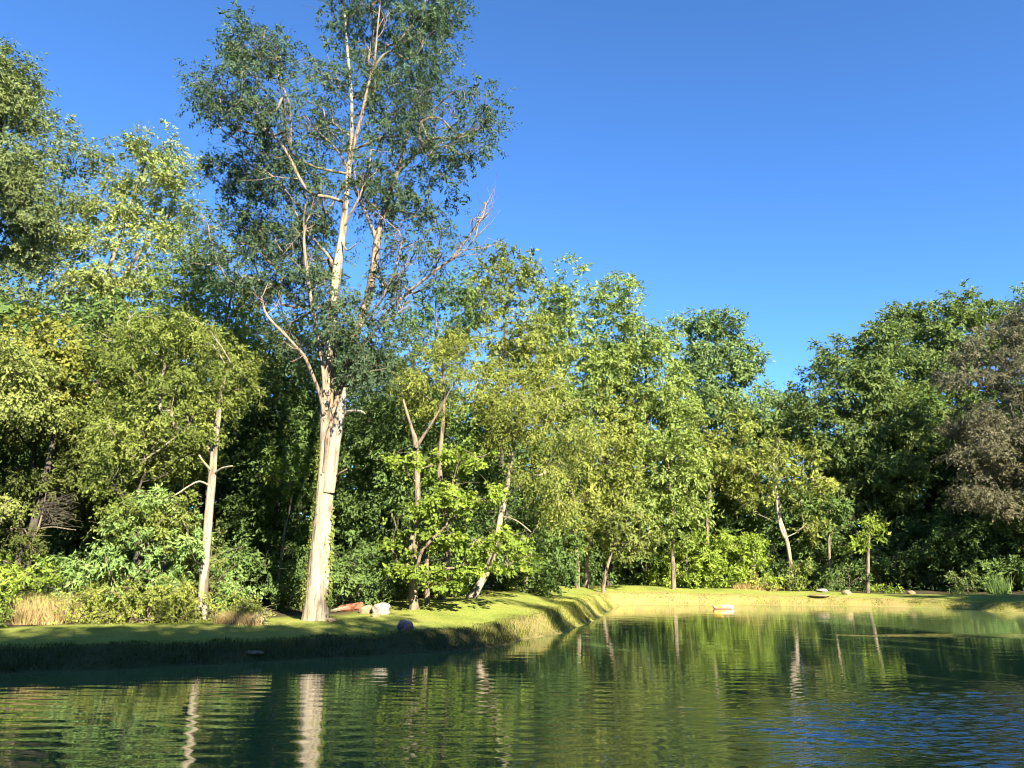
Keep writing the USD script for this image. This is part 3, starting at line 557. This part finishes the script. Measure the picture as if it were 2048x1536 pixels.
tree('leaning_tree', 'thin trunk leaning right on the grassy rise, feathery olive crown', 'tree', 30.5,
     [[(930, 800), (980, 730), (1070, 720), (1150, 780), (1190, 850), (1185, 910), (1120, 930), (1040, 900), (960, 890)], [(1020, 930), (1100, 910), (1190, 930), (1200, 1000), (1140, 1050), (1060, 1020)]],
     'olive', trunk=[(938, 1208, 22), (958, 1172, 17), (977, 1135, 16), (992, 1085, 14), (1001, 1035, 12), (1012, 985, 11), (1021, 925, 9), (1030, 860, 6), (1045, 800, 4)], bark='bark_pale', lai=1.9, r=0.66, L=0.125, wide=0.4, droop=0.5, cull=0.38,
     extra=[[(1003, 1034, 4), (1020, 1036, 3, -.3), (1040, 1046, 3, -.5), (1062, 1064, 2, -.7)]])
tree('slender_tree', 'short grey trunk close right of the maple trunk, crown in shade', 'tree', 27.6,
     [(800, 1010), (870, 960), (950, 1000), (960, 1080), (900, 1120), (820, 1100)], 'dark', trunk=[(855, 1226, 12), (854, 1180, 11), (853, 1130, 9), (860, 1060, 6)], lai=1.5, r=0.6)
tree('slender_tree', 'short slanting trunk between the maple and the leaning tree', 'tree', 31.5,
     [(900, 1080), (960, 1030), (1040, 1050), (1080, 1120), (1010, 1160), (930, 1140)], 'dark', trunk=[(902, 1212, 9), (912, 1180, 8), (926, 1145, 7), (945, 1095, 5)], lai=2.2, r=0.6)
tree('leafy_tree', 'shaded undergrowth tree right of the leaning trunk', 'tree', 35,
     [(1000, 1010), (1080, 990), (1150, 1050), (1150, 1170), (1080, 1190), (1010, 1170), (990, 1090)], 'dark', lai=3.0, r=0.75)
tree('autumn_tree', 'open-crowned tree with rusty leaf tips above the olive crowns', 'tree', 41,
     [[(910, 640), (920, 560), (960, 505), (1010, 495), (1055, 488), (1082, 540), (1095, 610), (1080, 680), (1010, 710), (930, 700)]], 'autumn', lai=1.9, r=0.75, cull=0.42, bark='bark_dark')
tree('leafy_tree', 'dark green clump left of the rusty-tipped tree, by the dead limb', 'tree', 39,
     [(800, 660), (830, 580), (900, 545), (950, 570), (950, 650), (900, 720), (820, 720)], 'dark', lai=2.4, r=0.8)
tree('leafy_tree', 'olive tree filling the gap below the rusty-tipped tree', 'tree', 38,
     [(930, 720), (980, 640), (1060, 610), (1120, 660), (1130, 760), (1080, 840), (980, 830)], 'olive', lai=2.8, r=0.85, bark='bark_dark', cull=0.3)
# ------------------------------------------------------------------ the wood at the head of the pond
tree('poplar_tree', 'pale green poplar, left one of the two tall tops in the middle', 'tree', 50.52,
     [(1060, 720), (1085, 580), (1105, 545), (1135, 525), (1170, 548), (1205, 575), (1225, 680), (1220, 800), (1170, 880), (1090, 860), (1060, 790)], 'poplar', lai=3.4, r=1.05, cull=0.3, bark='bark_dark')
tree('poplar_tree', 'tallest poplar in the middle, yellow-green peak against the sky', 'tree', 52.67,
     [(1190, 640), (1205, 565), (1235, 525), (1262, 545), (1285, 580), (1300, 640), (1325, 625), (1345, 680), (1390, 760), (1410, 860), (1330, 930), (1220, 900), (1190, 780)], 'poplar', lai=3.6, r=1.1, cull=0.3, bark='bark_dark')
tree('leafy_tree', 'blue-green tree with a flat top right of the poplars', 'tree', 61.27,
     [(1335, 690), (1350, 645), (1385, 622), (1430, 635), (1470, 630), (1485, 690), (1515, 735), (1530, 790), (1570, 860), (1520, 920), (1420, 910), (1350, 820)], 'bluish', lai=4.0, r=1.2, cull=0.22)
tree('leafy_tree', 'distant dark tree low in the notch of the skyline', 'tree', 79.55,
     [(1480, 810), (1520, 768), (1555, 765), (1585, 795), (1640, 830), (1640, 900), (1500, 920)], 'bluish', lai=3.2, r=1.4)
tree('pond_side_tree', 'olive-crowned tree, left of three thin trunks on the bank crest', 'tree', 46.23,
     [(1080, 960), (1110, 900), (1160, 880), (1200, 920), (1205, 1010), (1180, 1090), (1130, 1110), (1090, 1050)], 'olive', trunk=[(1155, 1173, 10), (1155, 1130, 9), (1150, 1070, 7), (1148, 1000, 5)], lai=2.2, r=0.7)
tree('pond_side_tree', 'olive tree on the middle trunk of three on the bank crest', 'tree', 47.84,
     [(1150, 900), (1200, 850), (1260, 880), (1280, 960), (1250, 1040), (1190, 1060), (1150, 1000)], 'olive', trunk=[(1173, 1173, 11), (1174, 1120, 9), (1185, 1050, 7), (1195, 980, 5)], lai=2.4, r=0.75)
tree('pond_side_tree', 'yellowish olive tree on the right trunk of three on the bank crest', 'tree', 45.69,
     [(1200, 1040), (1240, 1000), (1290, 1010), (1320, 1060), (1300, 1110), (1240, 1130), (1195, 1100)], 'autumn', trunk=[(1207, 1173, 8), (1213, 1140, 7), (1225, 1100, 5)], lai=2.2, r=0.6)
tree('leafy_tree', 'light green rounded tree above the bright bushes', 'tree', 49.45,
     [(1240, 930), (1280, 870), (1340, 840), (1395, 880), (1420, 960), (1400, 1050), (1330, 1090), (1260, 1060)], 'poplar', lai=2.6, r=0.85)
tree('leafy_tree', 'tree with a short bare trunk showing through its leaves above the bushes', 'tree', 53.75,
     [(1360, 830), (1430, 800), (1500, 840), (1510, 930), (1480, 1000), (1440, 960), (1400, 960), (1360, 920)], 'olive', trunk=[(1412, 1172, 9), (1413, 1090, 9), (1416, 1020, 9), (1421, 960, 6), (1425, 900, 4)], lai=2.4, r=0.85)
tree('crooked_tree', 'greyish olive tree with a crooked trunk on the far bank', 'tree', 52.67,
     [[(1440, 985), (1475, 900), (1540, 868), (1610, 880), (1660, 930), (1650, 1000), (1600, 1020), (1570, 960), (1530, 990), (1480, 1040)], [(1590, 1000), (1640, 990), (1640, 1060), (1600, 1080)]],
     'olive', trunk=[(1582, 1180, 10), (1580, 1120, 9), (1572, 1075, 9), (1560, 1040, 9), (1557, 1005, 8), (1550, 970, 6), (1545, 920, 4)], bark='bark_pale', lai=1.7, r=0.75, cull=0.42,
     extra=[[(1574, 1085, 5), (1562, 1060, 5, -.3), (1556, 1030, 4, -.3), (1553, 1000, 4, -.3)]])
tree('leafy_tree', 'deep green tree filling in behind the crooked trunk', 'tree', 58.05,
     [(1480, 1010), (1560, 960), (1650, 1000), (1680, 1090), (1640, 1170), (1520, 1170), (1470, 1090)], 'dark', lai=3.2, r=0.95)
tree('leafy_tree', 'green tree closing the wood behind the three thin trunks', 'tree', 53.75,
     [(1060, 1060), (1140, 1000), (1240, 1020), (1330, 1060), (1340, 1170), (1200, 1180), (1070, 1180)], 'dark', lai=3.0, r=0.9)
tree('leafy_tree', 'olive-green tree filling in between the poplars and the three thin trunks', 'tree', 52,
     [(1110, 820), (1170, 760), (1260, 790), (1290, 880), (1250, 980), (1150, 960)], 'olive', lai=3.0, r=1.0, bark='bark_dark', cull=0.25)
tree('leafy_tree', 'green tree low behind the bare-trunked tree and the bushes', 'tree', 58,
     [(1330, 960), (1400, 900), (1500, 900), (1560, 980), (1550, 1090), (1400, 1110), (1330, 1060)], 'dark', lai=3.0, r=1.0, bark='bark_dark', cull=0.25)
# ------------------------------------------------------------------ right-hand trees
tree('broad_tree', 'big dark green tree right of the skyline notch', 'tree', 58.05,
     [(1583, 820), (1600, 735), (1640, 700), (1660, 675), (1710, 662), (1760, 645), (1800, 700), (1830, 800), (1840, 920), (1800, 1010), (1700, 1040), (1640, 980), (1600, 880)], 'oak', lai=4.2, r=1.15, cull=0.22, bark='bark_dark')
tree('broad_tree', 'big green tree behind, highest of the right-hand crowns', 'tree', 64.5,
     [(1730, 720), (1755, 640), (1810, 615), (1870, 612), (1885, 588), (1940, 595), (1990, 610), (2030, 680), (2000, 820), (1920, 920), (1800, 900), (1740, 820)], 'oak', lai=4.2, r=1.25, cull=0.22, bark='bark_dark')
tree('copper_beech', 'muted brownish spreading tree at the right edge', 'tree', 48.91,
     [[(1885, 770), (1900, 720), (1960, 660), (2030, 620), (2140, 580), (2300, 640), (2320, 760), (2180, 800), (2050, 790), (1950, 800)], [(1880, 930), (1910, 860), (1990, 840), (2100, 820), (2320, 800), (2340, 900), (2200, 940), (2080, 920), (1990, 940), (1930, 960)],
      [(1900, 830), (1960, 770), (2060, 760), (2200, 770), (2330, 780), (2330, 960), (2200, 980), (2050, 960), (1950, 950)], [(1870, 990), (1930, 960), (2010, 950), (2120, 950), (2280, 940), (2260, 1020), (2100, 1050), (1960, 1030)]], 'beech', L=0.17, lai=2.2, r=0.8, flat=0.42, droop=0.35, up=0.8, bark='bark_dark')
tree('leafy_tree', 'treetop just showing in the upper corner of the right edge', 'tree', 68.8,
     [(2018, 640), (2030, 585), (2045, 550), (2120, 500), (2240, 520), (2260, 680), (2100, 720)], 'bluish', lai=2.4, r=1.2)
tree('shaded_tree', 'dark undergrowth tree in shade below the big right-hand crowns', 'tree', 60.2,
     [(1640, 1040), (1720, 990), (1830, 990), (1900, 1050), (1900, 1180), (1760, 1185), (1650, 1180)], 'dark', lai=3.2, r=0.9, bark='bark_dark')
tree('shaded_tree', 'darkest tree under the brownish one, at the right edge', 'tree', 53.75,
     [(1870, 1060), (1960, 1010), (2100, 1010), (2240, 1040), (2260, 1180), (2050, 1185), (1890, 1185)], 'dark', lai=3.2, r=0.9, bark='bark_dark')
tree('sapling', 'sunlit yellow-green sapling alone in the shade at right', 'tree', 52.14,
     [(1695, 1060), (1735, 1025), (1768, 1050), (1765, 1080), (1740, 1105), (1700, 1100)], 'bush', trunk=[(1735, 1185, 7), (1736, 1120, 7), (1738, 1070, 5)], bark='bark', lai=2.2, r=0.5)
tree('slender_tree', 'thin pale trunk in the shade right of the crooked tree', 'tree', 53.75,
     [(1620, 1020), (1670, 980), (1720, 1010), (1700, 1060), (1640, 1060)], 'dark', trunk=[(1660, 1180, 6), (1659, 1120, 6), (1657, 1060, 6), (1660, 1010, 4)], bark='bark', lai=2.2, r=0.6)

# ------------------------------------------------------------------ shrubs and tall weeds
def shrub(name, label, Y, outline, leaf, cat='shrub', **kw):
    kw = {'lai': 2.6, 'r': 0.34, 'L': max(0.085, Y * 0.0042), 'cull': 0.25, 'keep': 0.5, **kw}
    return tree(name, label, cat, Y, outline, leaf, **kw)
shrub('shrub', 'leafy green shrub at the left edge behind the tan grass', 23.6, [(-120, 1130), (0, 1105), (60, 1095), (110, 1140), (110, 1215), (30, 1230), (-120, 1230)], 'bush', L=0.12)
shrub('shrub', 'dark low shrub in the bottom left corner of the bank', 20.8, [(-130, 1200), (-40, 1185), (15, 1210), (22, 1255), (-60, 1275), (-140, 1270)], 'mid')
shrub('sumac', 'sumac with flat sprays of leaves between tan grass and tall sumac', 24, [(95, 1140), (130, 1108), (185, 1118), (200, 1150), (190, 1200), (120, 1215)], 'sumac', wide=0.35, droop=0.5, L=0.16)
shrub('sumac', 'tallest blue-green sumac left of the slender pale trunk', 23.1, [(200, 1100), (230, 1010), (300, 975), (370, 985), (395, 1060), (390, 1160), (330, 1190), (230, 1180)], 'sumac', wide=0.35, droop=0.5, L=0.15, r=0.42)
shrub('shrub', 'brown-green vine-covered shrub touching the slender pale trunk', 24.6, [(360, 1090), (400, 1040), (425, 1040), (440, 1120), (430, 1210), (370, 1215)], 'autumn')
shrub('goldenrod', 'yellow-green weeds left of the slender trunk, reaching the lawn', 22.6, [(180, 1200), (230, 1160), (300, 1165), (380, 1160), (398, 1195), (398, 1254), (300, 1258), (190, 1256)], 'weed', L=0.085, lai=3)
shrub('goldenrod', 'pale weeds between the tan grass and the yellow-green weeds', 22.3, [(95, 1215), (140, 1180), (195, 1190), (215, 1225), (210, 1257), (100, 1260)], 'weed', L=0.085)
shrub('goldenrod', 'yellow weeds between the slender trunk and the tallest tree', 22.9, [(425, 1215), (455, 1190), (500, 1185), (525, 1215), (520, 1250), (430, 1252)], 'weed', L=0.085)
shrub('shrub', 'dark green shrub right behind the slender pale trunk', 25.4, [(425, 1150), (455, 1130), (500, 1145), (515, 1190), (480, 1220), (430, 1215)], 'sumac', L=0.12)
shrub('flowering_weed', 'whitish flowering weed beside the yellow weeds', 22.2, [(502, 1225), (518, 1212), (532, 1220), (530, 1245), (508, 1247)], 'floweret', r=0.16, L=0.06)
shrub('shrub', 'low green shrub in half shade left of the tallest trunk', 28, [(535, 1195), (570, 1165), (605, 1190), (608, 1225), (545, 1230)], 'dark')
shrub('shrub', 'small shrub in the dark gap right of the tallest trunk', 28.5, [(672, 1190), (700, 1165), (728, 1180), (725, 1210), (680, 1215)], 'dark')
shrub('bush', 'left one of the rounded bright green bushes on the far bank', 51.6, [(1300, 1172), (1310, 1115), (1350, 1075), (1400, 1065), (1430, 1110), (1435, 1176)], 'bush', r=0.6, lai=3.2)
shrub('bush', 'right one of the rounded bright green bushes on the far bank', 52.03, [(1415, 1176), (1420, 1100), (1450, 1060), (1510, 1065), (1545, 1110), (1550, 1176)], 'bush', r=0.6, lai=3.2)
shrub('bush', 'yellow-green bush at the foot of the crooked trunk', 51.17, [(1560, 1178), (1570, 1130), (1600, 1110), (1622, 1140), (1625, 1180)], 'light', r=0.45)
shrub('bush', 'low bush with tan stems between bright bushes and crooked trunk', 50.52, [(1490, 1176), (1505, 1150), (1545, 1148), (1560, 1176)], 'weed', r=0.35)
shrub('bush', 'dark bush between the leaning tree and the three thin trunks', 40, [(1020, 1180), (1050, 1130), (1100, 1140), (1120, 1180), (1060, 1195)], 'dark', r=0.5)
shrub('bush', 'shaded bush on the far bank right of the crooked tree', 53.21, [(1630, 1185), (1640, 1140), (1700, 1125), (1740, 1150), (1745, 1188)], 'dark', r=0.5)
shrub('bush', 'low sunlit bush at the edge of the shade on the far bank', 51.06, [(1740, 1188), (1755, 1165), (1800, 1168), (1810, 1190)], 'bush', r=0.35)
shrub('bush', 'shaded bush under the brownish tree near the lawn strip', 47.3, [(1890, 1185), (1900, 1150), (1945, 1140), (1960, 1185)], 'oak', r=0.4)

shrub('sumac', 'pale leafy spray reaching in at the left edge, above the thicket shrubs', 23.2, [(-110, 1010), (0, 985), (66, 998), (64, 1028), (10, 1045), (-60, 1050), (-120, 1045)], 'sage', r=0.32, L=0.13)
shrub('shrub', 'brownish leafy shrub under the pale leafy spray at the left edge', 24.1, [(-120, 1050), (0, 1035), (70, 1060), (75, 1120), (0, 1140), (-120, 1140)], 'brownish')
shrub('shrub', 'light green shrub between the sumacs and the yellow-green weeds', 23.3, [(130, 1190), (200, 1140), (280, 1130), (360, 1150), (370, 1200), (250, 1225), (150, 1225)], 'light', L=0.11)
tree('sapling', 'tall light green sapling between the sumac and the crown of the slender trunk', 'tree', 23.0,
     [(195, 960), (260, 870), (340, 860), (392, 910), (390, 1040), (320, 1100), (230, 1090)], 'light', lai=2.6, r=0.5, bark='bark_dark', cull=0.25)
def blades(rng, xy, h, w, lean=0.5):
    n = len(xy); z = ground(xy); h = h * rng.uniform(0.5, 1.3, n); a = rng.uniform(0, 2 * np.pi, n)
    p = np.c_[xy, z - 0.01]; s = np.c_[np.cos(a), np.sin(a), np.zeros(n)] * w * 0.5
    b = rng.uniform(0, 2 * np.pi, n); l = rng.uniform(0.1, lean, n) * h
    tip = p + np.c_[np.cos(b) * l, np.sin(b) * l, h]
    v = np.stack([p - s, p + s, tip], 1).reshape(-1, 3)
    return v, np.arange(3 * n).reshape(-1, 3)
M['grass'] = leaf_material('grass_blade', G(.150, .172, .036), G(.220, .228, .050), G(.28, .25, .09), 0.25, 0.9)
rg = np.random.default_rng(21)
def tuft(label, px0, px1, py, Y0, Y1, n, h, w, mat):
    x0, x1 = at(px0, py, Y0)[0], at(px1, py, Y0)[0]
    xy = np.c_[rg.uniform(x0, x1, n), rg.uniform(Y0, Y1, n)]
    keep = meshkit.noise(np.c_[xy * 2.5, 0 * xy[:, 0]], 6) > 0.3
    return single('tall_grass', blades(rg, xy[keep], h, w, 0.7), M[mat], label, 'grass', kind='stuff')
tuft('tan dry tall grass at the left end of the lawn', 25, 115, 1230, 21.9, 23.0, 1500, 0.7, 0.02, 'dry')
tuft('tan dry grass at the foot of the yellow weeds', 425, 520, 1240, 22.0, 22.7, 900, 0.32, 0.02, 'dry')
tuft('pale dry grass under the crooked tree on the far bank', 1470, 1570, 1175, 50.2, 51.2, 700, 0.45, 0.03, 'dry')
tuft('drooping clump of long grass in the shade at right', 1985, 2025, 1170, 45.5, 46.2, 300, 1.0, 0.045, 'sumac')
# rough grass on the banks round the water
cand = np.c_[rg.uniform(-17, 34, 900000), rg.uniform(11, 56, 900000)]
dd = _tree.query(cand)[0]
ok = (dd < np.where(cand[:, 1] < 26, 4.8, 4.0)) & (dd > 0.05) & ~shapely.contains_xy(pond, cand[:, 0], cand[:, 1])
ok &= dd < 1.35
ok &= (np.abs(cand[:, 0]) < 0.72 * cand[:, 1] + 1) & (wood_floor(cand) < 0.5) & (rg.uniform(0, 1, len(cand)) < np.where(cand[:, 1] < 26, 1.0, 0.7))
gp = cand[ok]; gd = dd[ok]
hn = meshkit.noise(np.c_[gp * 1.4, 0 * gd], 12)
hh = np.where(gd < 0.8, 0.11, np.where(gd < 1.3, 0.05, 0.026)) * (0.6 + 0.9 * hn) + np.where((gd < 0.5) & (hn > 0.55), 0.12, 0)
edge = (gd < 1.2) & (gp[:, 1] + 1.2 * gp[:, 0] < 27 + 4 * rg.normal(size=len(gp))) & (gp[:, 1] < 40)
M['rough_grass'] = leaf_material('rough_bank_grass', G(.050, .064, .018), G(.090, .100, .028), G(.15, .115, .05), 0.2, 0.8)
bw = np.where(gp[:, 1] > 32, 0.03, 0.018)[:, None]; hh = np.where(gp[:, 1] > 34, 0.4, 1.0) * hh
single('bank_grass', blades(rg, gp[~edge], hh[~edge], bw[~edge], 0.8), M['grass'], 'short mown grass on the pond banks', 'grass', kind='stuff')
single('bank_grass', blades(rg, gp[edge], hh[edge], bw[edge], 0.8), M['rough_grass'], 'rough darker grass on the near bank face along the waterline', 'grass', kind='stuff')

# ------------------------------------------------------------------ stones, log, float
def boulder(name, label, px, py, Y, w, h, mat, seed, depth=None, sink=0.25, group=None):
    m = trimesh.creation.icosphere(4 if w > 0.7 and Y < 30 else 3); v = np.array(m.vertices)
    q = v * (1 + 0.75 * (meshkit.fbm(v * 1.2 + seed * 7.3, 4, seed) - 0.5)[:, None])
    for k in range(7):                                               # a few broken faces
        nrm = unit(np.random.default_rng(seed * 10 + k).normal(size=3)); e = q @ nrm - 0.78
        q = q - np.maximum(e, 0)[:, None] * nrm * 0.85
    c = at(px, py, Y); z = on_ground(c[0], Y)
    q = q * [w / 2, (depth or w) / 2, h / 2 / (1 - sink)] + [c[0], Y, z + h / 2 * (1 - 2 * sink) / (1 - sink)]
    return single(name, (q, np.array(m.faces)), M[mat], label, 'rock', group, smooth=30)
boulder('boulder', 'large white boulder right of the tallest trunk', 762, 1222, 25.6, 0.70, 0.38, 'stone_white', 3, 0.6)
boulder('boulder', 'flat tan stone leaning against the white boulder', 733, 1225, 25.9, 0.55, 0.26, 'stone_tan', 5, 0.5)
boulder('boulder', 'dark grey boulder on the shaded crest of the bank', 810, 1243, 21.9, 0.52, 0.26, 'stone_grey', 8, 0.45)
boulder('stone', 'small tan stone at the right foot of the white boulder', 752, 1234, 24.6, 0.32, 0.14, 'stone_tan', 11)
boulder('stone', 'pale flat stone at the waterline below the tallest trunk', 508, 1302, 19.3, 0.5, 0.08, 'stone_tan', 13, 0.3)
boulder('stone', 'pale stone on the lawn edge just right of the tallest trunk', 662, 1243, 23.2, 0.26, 0.12, 'stone_tan', 14)
boulder('stone', 'white stone on the crest of the far bank', 1645, 1188, 49.45, 0.8, 0.2, 'stone_white', 15)
boulder('stone', 'pinkish stone half way down the far bank', 1695, 1202, 47.73, 0.6, 0.26, 'stone_tan', 16)
boulder('stone', 'low stone at the far waterline below the crest stone', 1640, 1212, 46.87, 1.2, 0.14, 'stone_tan', 18)
boulder('stone', 'tan stone in the shade under the right-hand trees', 1822, 1186, 48.91, 0.5, 0.24, 'stone_tan', 19)
lg = at(705, 1218, 26.6); lz = on_ground(lg[0], 26.6)
log = thing('fallen_log', 'reddish broken log lying left of the white boulder', 'log', (lg[0], 26.6, lz))
part('log_body', tube([(lg[0] - 0.40, 26.35, lz + 0.06), (lg[0] - 0.395, 26.35, lz + 0.06), (lg[0] - 0.1, 26.5, lz + 0.08), (lg[0] + 0.2, 26.6, lz + 0.1), (lg[0] + 0.33, 26.65, lz + 0.1), (lg[0] + 0.335, 26.65, lz + 0.1)], [0.01, 0.10, 0.13, 0.15, 0.15, 0.01], 12, 4, 0.4), M['wood_red'], log, 30)
part('broken_slab', tube([(lg[0] - 0.62, 26.2, lz + 0.02), (lg[0] - 0.3, 26.3, lz + 0.09), (lg[0] - 0.12, 26.36, lz + 0.15)], [0.05, 0.06, 0.02], 6, 6, 0.4), M['bark'], log, 30)

plain = lambda n, c, r=0.45: usdkit.material(stage, '/World/Looks/' + n, {'geo': ('geometry', {}), 'n': ('noise_texture', {'scale': 6.0, 'detail': 3.0}), 'ramp': ('rgb_ramp', {'ramp': [(0.3, tuple(x * 0.75 for x in c)), (0.6, c)]}), 'p': ('principled_bsdf', {'roughness': r})},
    [('geo.position', 'n.vector'), ('n.fac', 'ramp.fac'), ('ramp.color', 'p.base_color')], surface='p.BSDF')
fl = on_plane(1445, 1218); fx, fy = fl[0], fl[1]
flo = thing('pond_float', 'small yellow and pink float lying on the water off the far bank', 'float', (fx, fy, 0))
part('hull', tube([(fx - .5, fy, .08), (fx - .42, fy, .1), (fx - .1, fy, .11), (fx + .3, fy, .11), (fx + .5, fy, .10), (fx + .56, fy, .10)], [.04, .11, .14, .14, .10, .03], 14), plain('float_pink', (.46, .21, .15)), flo, True)
part('cover', tube([(fx - .47, fy, .125), (fx - .30, fy, .14), (fx - .02, fy, .14), (fx + .03, fy, .13)], [.06, .135, .148, .08], 14), plain('float_yellow', (.52, .33, .035)), flo, True)
part('end_cap', tube([(fx + .44, fy, .09), (fx + .52, fy, .09), (fx + .60, fy, .10)], [.115, .11, .04], 14), plain('float_white', (.5, .42, .38)), flo, True)

# ------------------------------------------------------------------ bare bush in the thicket at left
YD = 24.9
p0 = at(50, 1140, YD); zd = on_ground(p0[0], YD)
bare = thing('bare_bush', 'bare dead bush with brown twigs in front of the brown thicket', 'shrub', (p0[0], YD, zd))
part('trunk', tube([(p0[0], YD, zd - .1), at(58, 1100, YD), at(75, 1060, YD), at(86, 1022, YD), at(92, 985, YD)], [.045, .038, .032, .025, .012], 8, 3, .15), M['bark'], bare, True)
part('branch', tube([at(52, 1120, YD), at(45, 1095, YD - .1), at(40, 1075, YD - .2)], [.04, .03, .015], 6), M['bark'], bare, True)
part('branch', tube([at(78, 1058, YD), at(105, 1054, YD - .2), at(135, 1058, YD - .4), at(152, 1060, YD - .5)], [.03, .025, .02, .01], 6), M['bark'], bare, True)
rt = np.random.default_rng(9); tw = []
for _ in range(70):
    s = at(rt.uniform(78, 95), rt.uniform(990, 1055), YD); e = at(rt.uniform(95, 165), rt.uniform(985, 1062), YD + rt.uniform(-.6, .6))
    tw.append(tube([s, (s + e) / 2 + rt.normal(size=3) * .08, e], [.012, .009, .004], 4, k=2))
part('twigs', join(tw), M['bark_dark'], bare, True)

# ------------------------------------------------------------------ the wood behind, and the trees at the photographer's back
def plain_tree(name, label, loc, height, width, leaf, seed, group, lai=2.4, L=0.24, low=0.22, narrow=False):
    rng = np.random.default_rng(seed); x, y = loc; z = on_ground(x, y)
    k = 12; o = []
    for i in range(k):
        a = 2 * math.pi * i / k; rr = rng.uniform(0.82, 1.12)
        o.append((x + math.sin(a) * width / 2 * rr, z + height * (low + 1) / 2 - math.cos(a) * height * (1 - low) / 2 * rr))
    t = thing(name, label, 'tree', (x, y, z), group)
    spine = [np.array([x + rng.normal() * .12 * (q > 0), y + rng.normal() * .12 * (q > 0), z - .1 + q * height * .9 / 4]) for q in range(5)]
    srad = [height * f for f in (.017, .013, .010, .007, .002)]
    part('trunk', tube(spine, srad, 9, seed, .15), M['bark_dark'], t, True)
    lf, c, rc = crown(rng, o, y, width * .45, max(.6, width * .16), lai, L, cull=.3)
    lb = limbs(rng, spine, srad, c, .7)
    if lb: part('branches', lb, M['bark_dark'], t, True)
    part('crown', lf, M[leaf], t)
    return t
rb = np.random.default_rng(31)
GB = 'woodland trees standing behind the front rows'
LB = 'woodland tree mostly hidden behind the front rows'
w0 = plain_tree('woodland_tree', LB, (-12.0, 40), 11.5, 6.5, 'dark', 41, GB, low=0.08)
for k, (x, y) in enumerate([(-31, 42), (-26, 40), (-21, 43), (-16.5, 39), (-8, 42), (-4, 39), (0, 45), (3.5, 57), (-28, 50), (-18, 51), (-9, 50), (9, 66), (15, 69), (21, 71), (27, 68), (33, 70), (39, 66), (45, 68), (8, 60), (30, 61), (37, 59), (43, 56), (35, 64), (41, 61), (32.5, 63), (38.5, 65), (-15, 45), (-24, 46), (-20, 38.5), (-24, 33), (-19, 34.5), (1.5, 48), (-2.2, 47), (12.5, 59.5), (17.5, 61.5), (23, 63)]):
    s = rb.uniform(0.85, 1.05) * (1.4 if y > 54 and x > 29 else 1.3 if x < -7 else 1.0)
    copy_of(w0, (x, y, on_ground(x, y)), rb.uniform(0, 6.28), s, LB, 'tree', GB)
GU = 'low undergrowth beneath the woodland trees'
LU = 'low dark undergrowth bush beneath the woodland trees'
u0 = None
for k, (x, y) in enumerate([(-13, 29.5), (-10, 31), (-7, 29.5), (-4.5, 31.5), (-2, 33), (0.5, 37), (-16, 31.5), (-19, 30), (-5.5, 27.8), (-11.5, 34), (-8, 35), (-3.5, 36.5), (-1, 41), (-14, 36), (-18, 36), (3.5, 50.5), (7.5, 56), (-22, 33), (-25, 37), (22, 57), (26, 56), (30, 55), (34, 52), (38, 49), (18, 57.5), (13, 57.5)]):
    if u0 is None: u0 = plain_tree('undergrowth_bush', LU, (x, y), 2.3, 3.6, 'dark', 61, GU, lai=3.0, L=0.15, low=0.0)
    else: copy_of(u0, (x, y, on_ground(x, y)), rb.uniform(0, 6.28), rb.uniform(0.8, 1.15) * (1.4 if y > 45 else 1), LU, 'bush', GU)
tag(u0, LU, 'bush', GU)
GS = 'trees on the near shore behind the viewpoint'
LS = 'tree on the near shore, behind the viewpoint, casting shade on the banks'
shade = [(-9, -4.5, 1.0), (-4.5, -6.0, 1.08), (0.5, -5, 1.0), (5, -6.5, 1.13), (9.5, -4.5, 1.09), (14, -4.5, 1.06), (-1.8, -6.8, 1.06), (2.8, -5.8, 1.06), (7.3, -5.8, 1.1), (12, -5.5, 1.08), (-6.8, -5.2, 1.02), (-7, -9, .92), (-2.5, -8.5, .95), (2.5, -9, .96), (7, -9.5, .98), (11.5, -9, 1.0), (16.5, -8, .96), (-13, -6, .95)]    # x, y, scale of the 16 m tree: their shade reaches the left bank
side = [(19.3, -5.5, (.42, .42, 1.5)), (20.8, -3.2, (.36, .36, 1.52)), (22, -.8, (.40, .40, 1.5)), (23.4, 1.8, (.36, .36, 1.52)), (24.6, 4.6, (.4, .4, 1.46)), (38, 20, 1.05), (43, 17, 1.1), (48, 21, 1.1), (42, 25, .85), (53, 18, 1.1), (35, 13, .8)]   # right shore: streaks on the mound, shade on the right bank
s0 = None
for k, (x, y, s) in enumerate(shade + side):
    if s0 is None: s0 = plain_tree('shore_tree', LS, (x, y), 16.0 * s, 8.6, 'mid', 51, GS, lai=3.6, L=0.34, low=0.03)
    else: copy_of(s0, (x, y, on_ground(x, y)), rb.uniform(0, 6.28), s, LS, 'tree', GS)
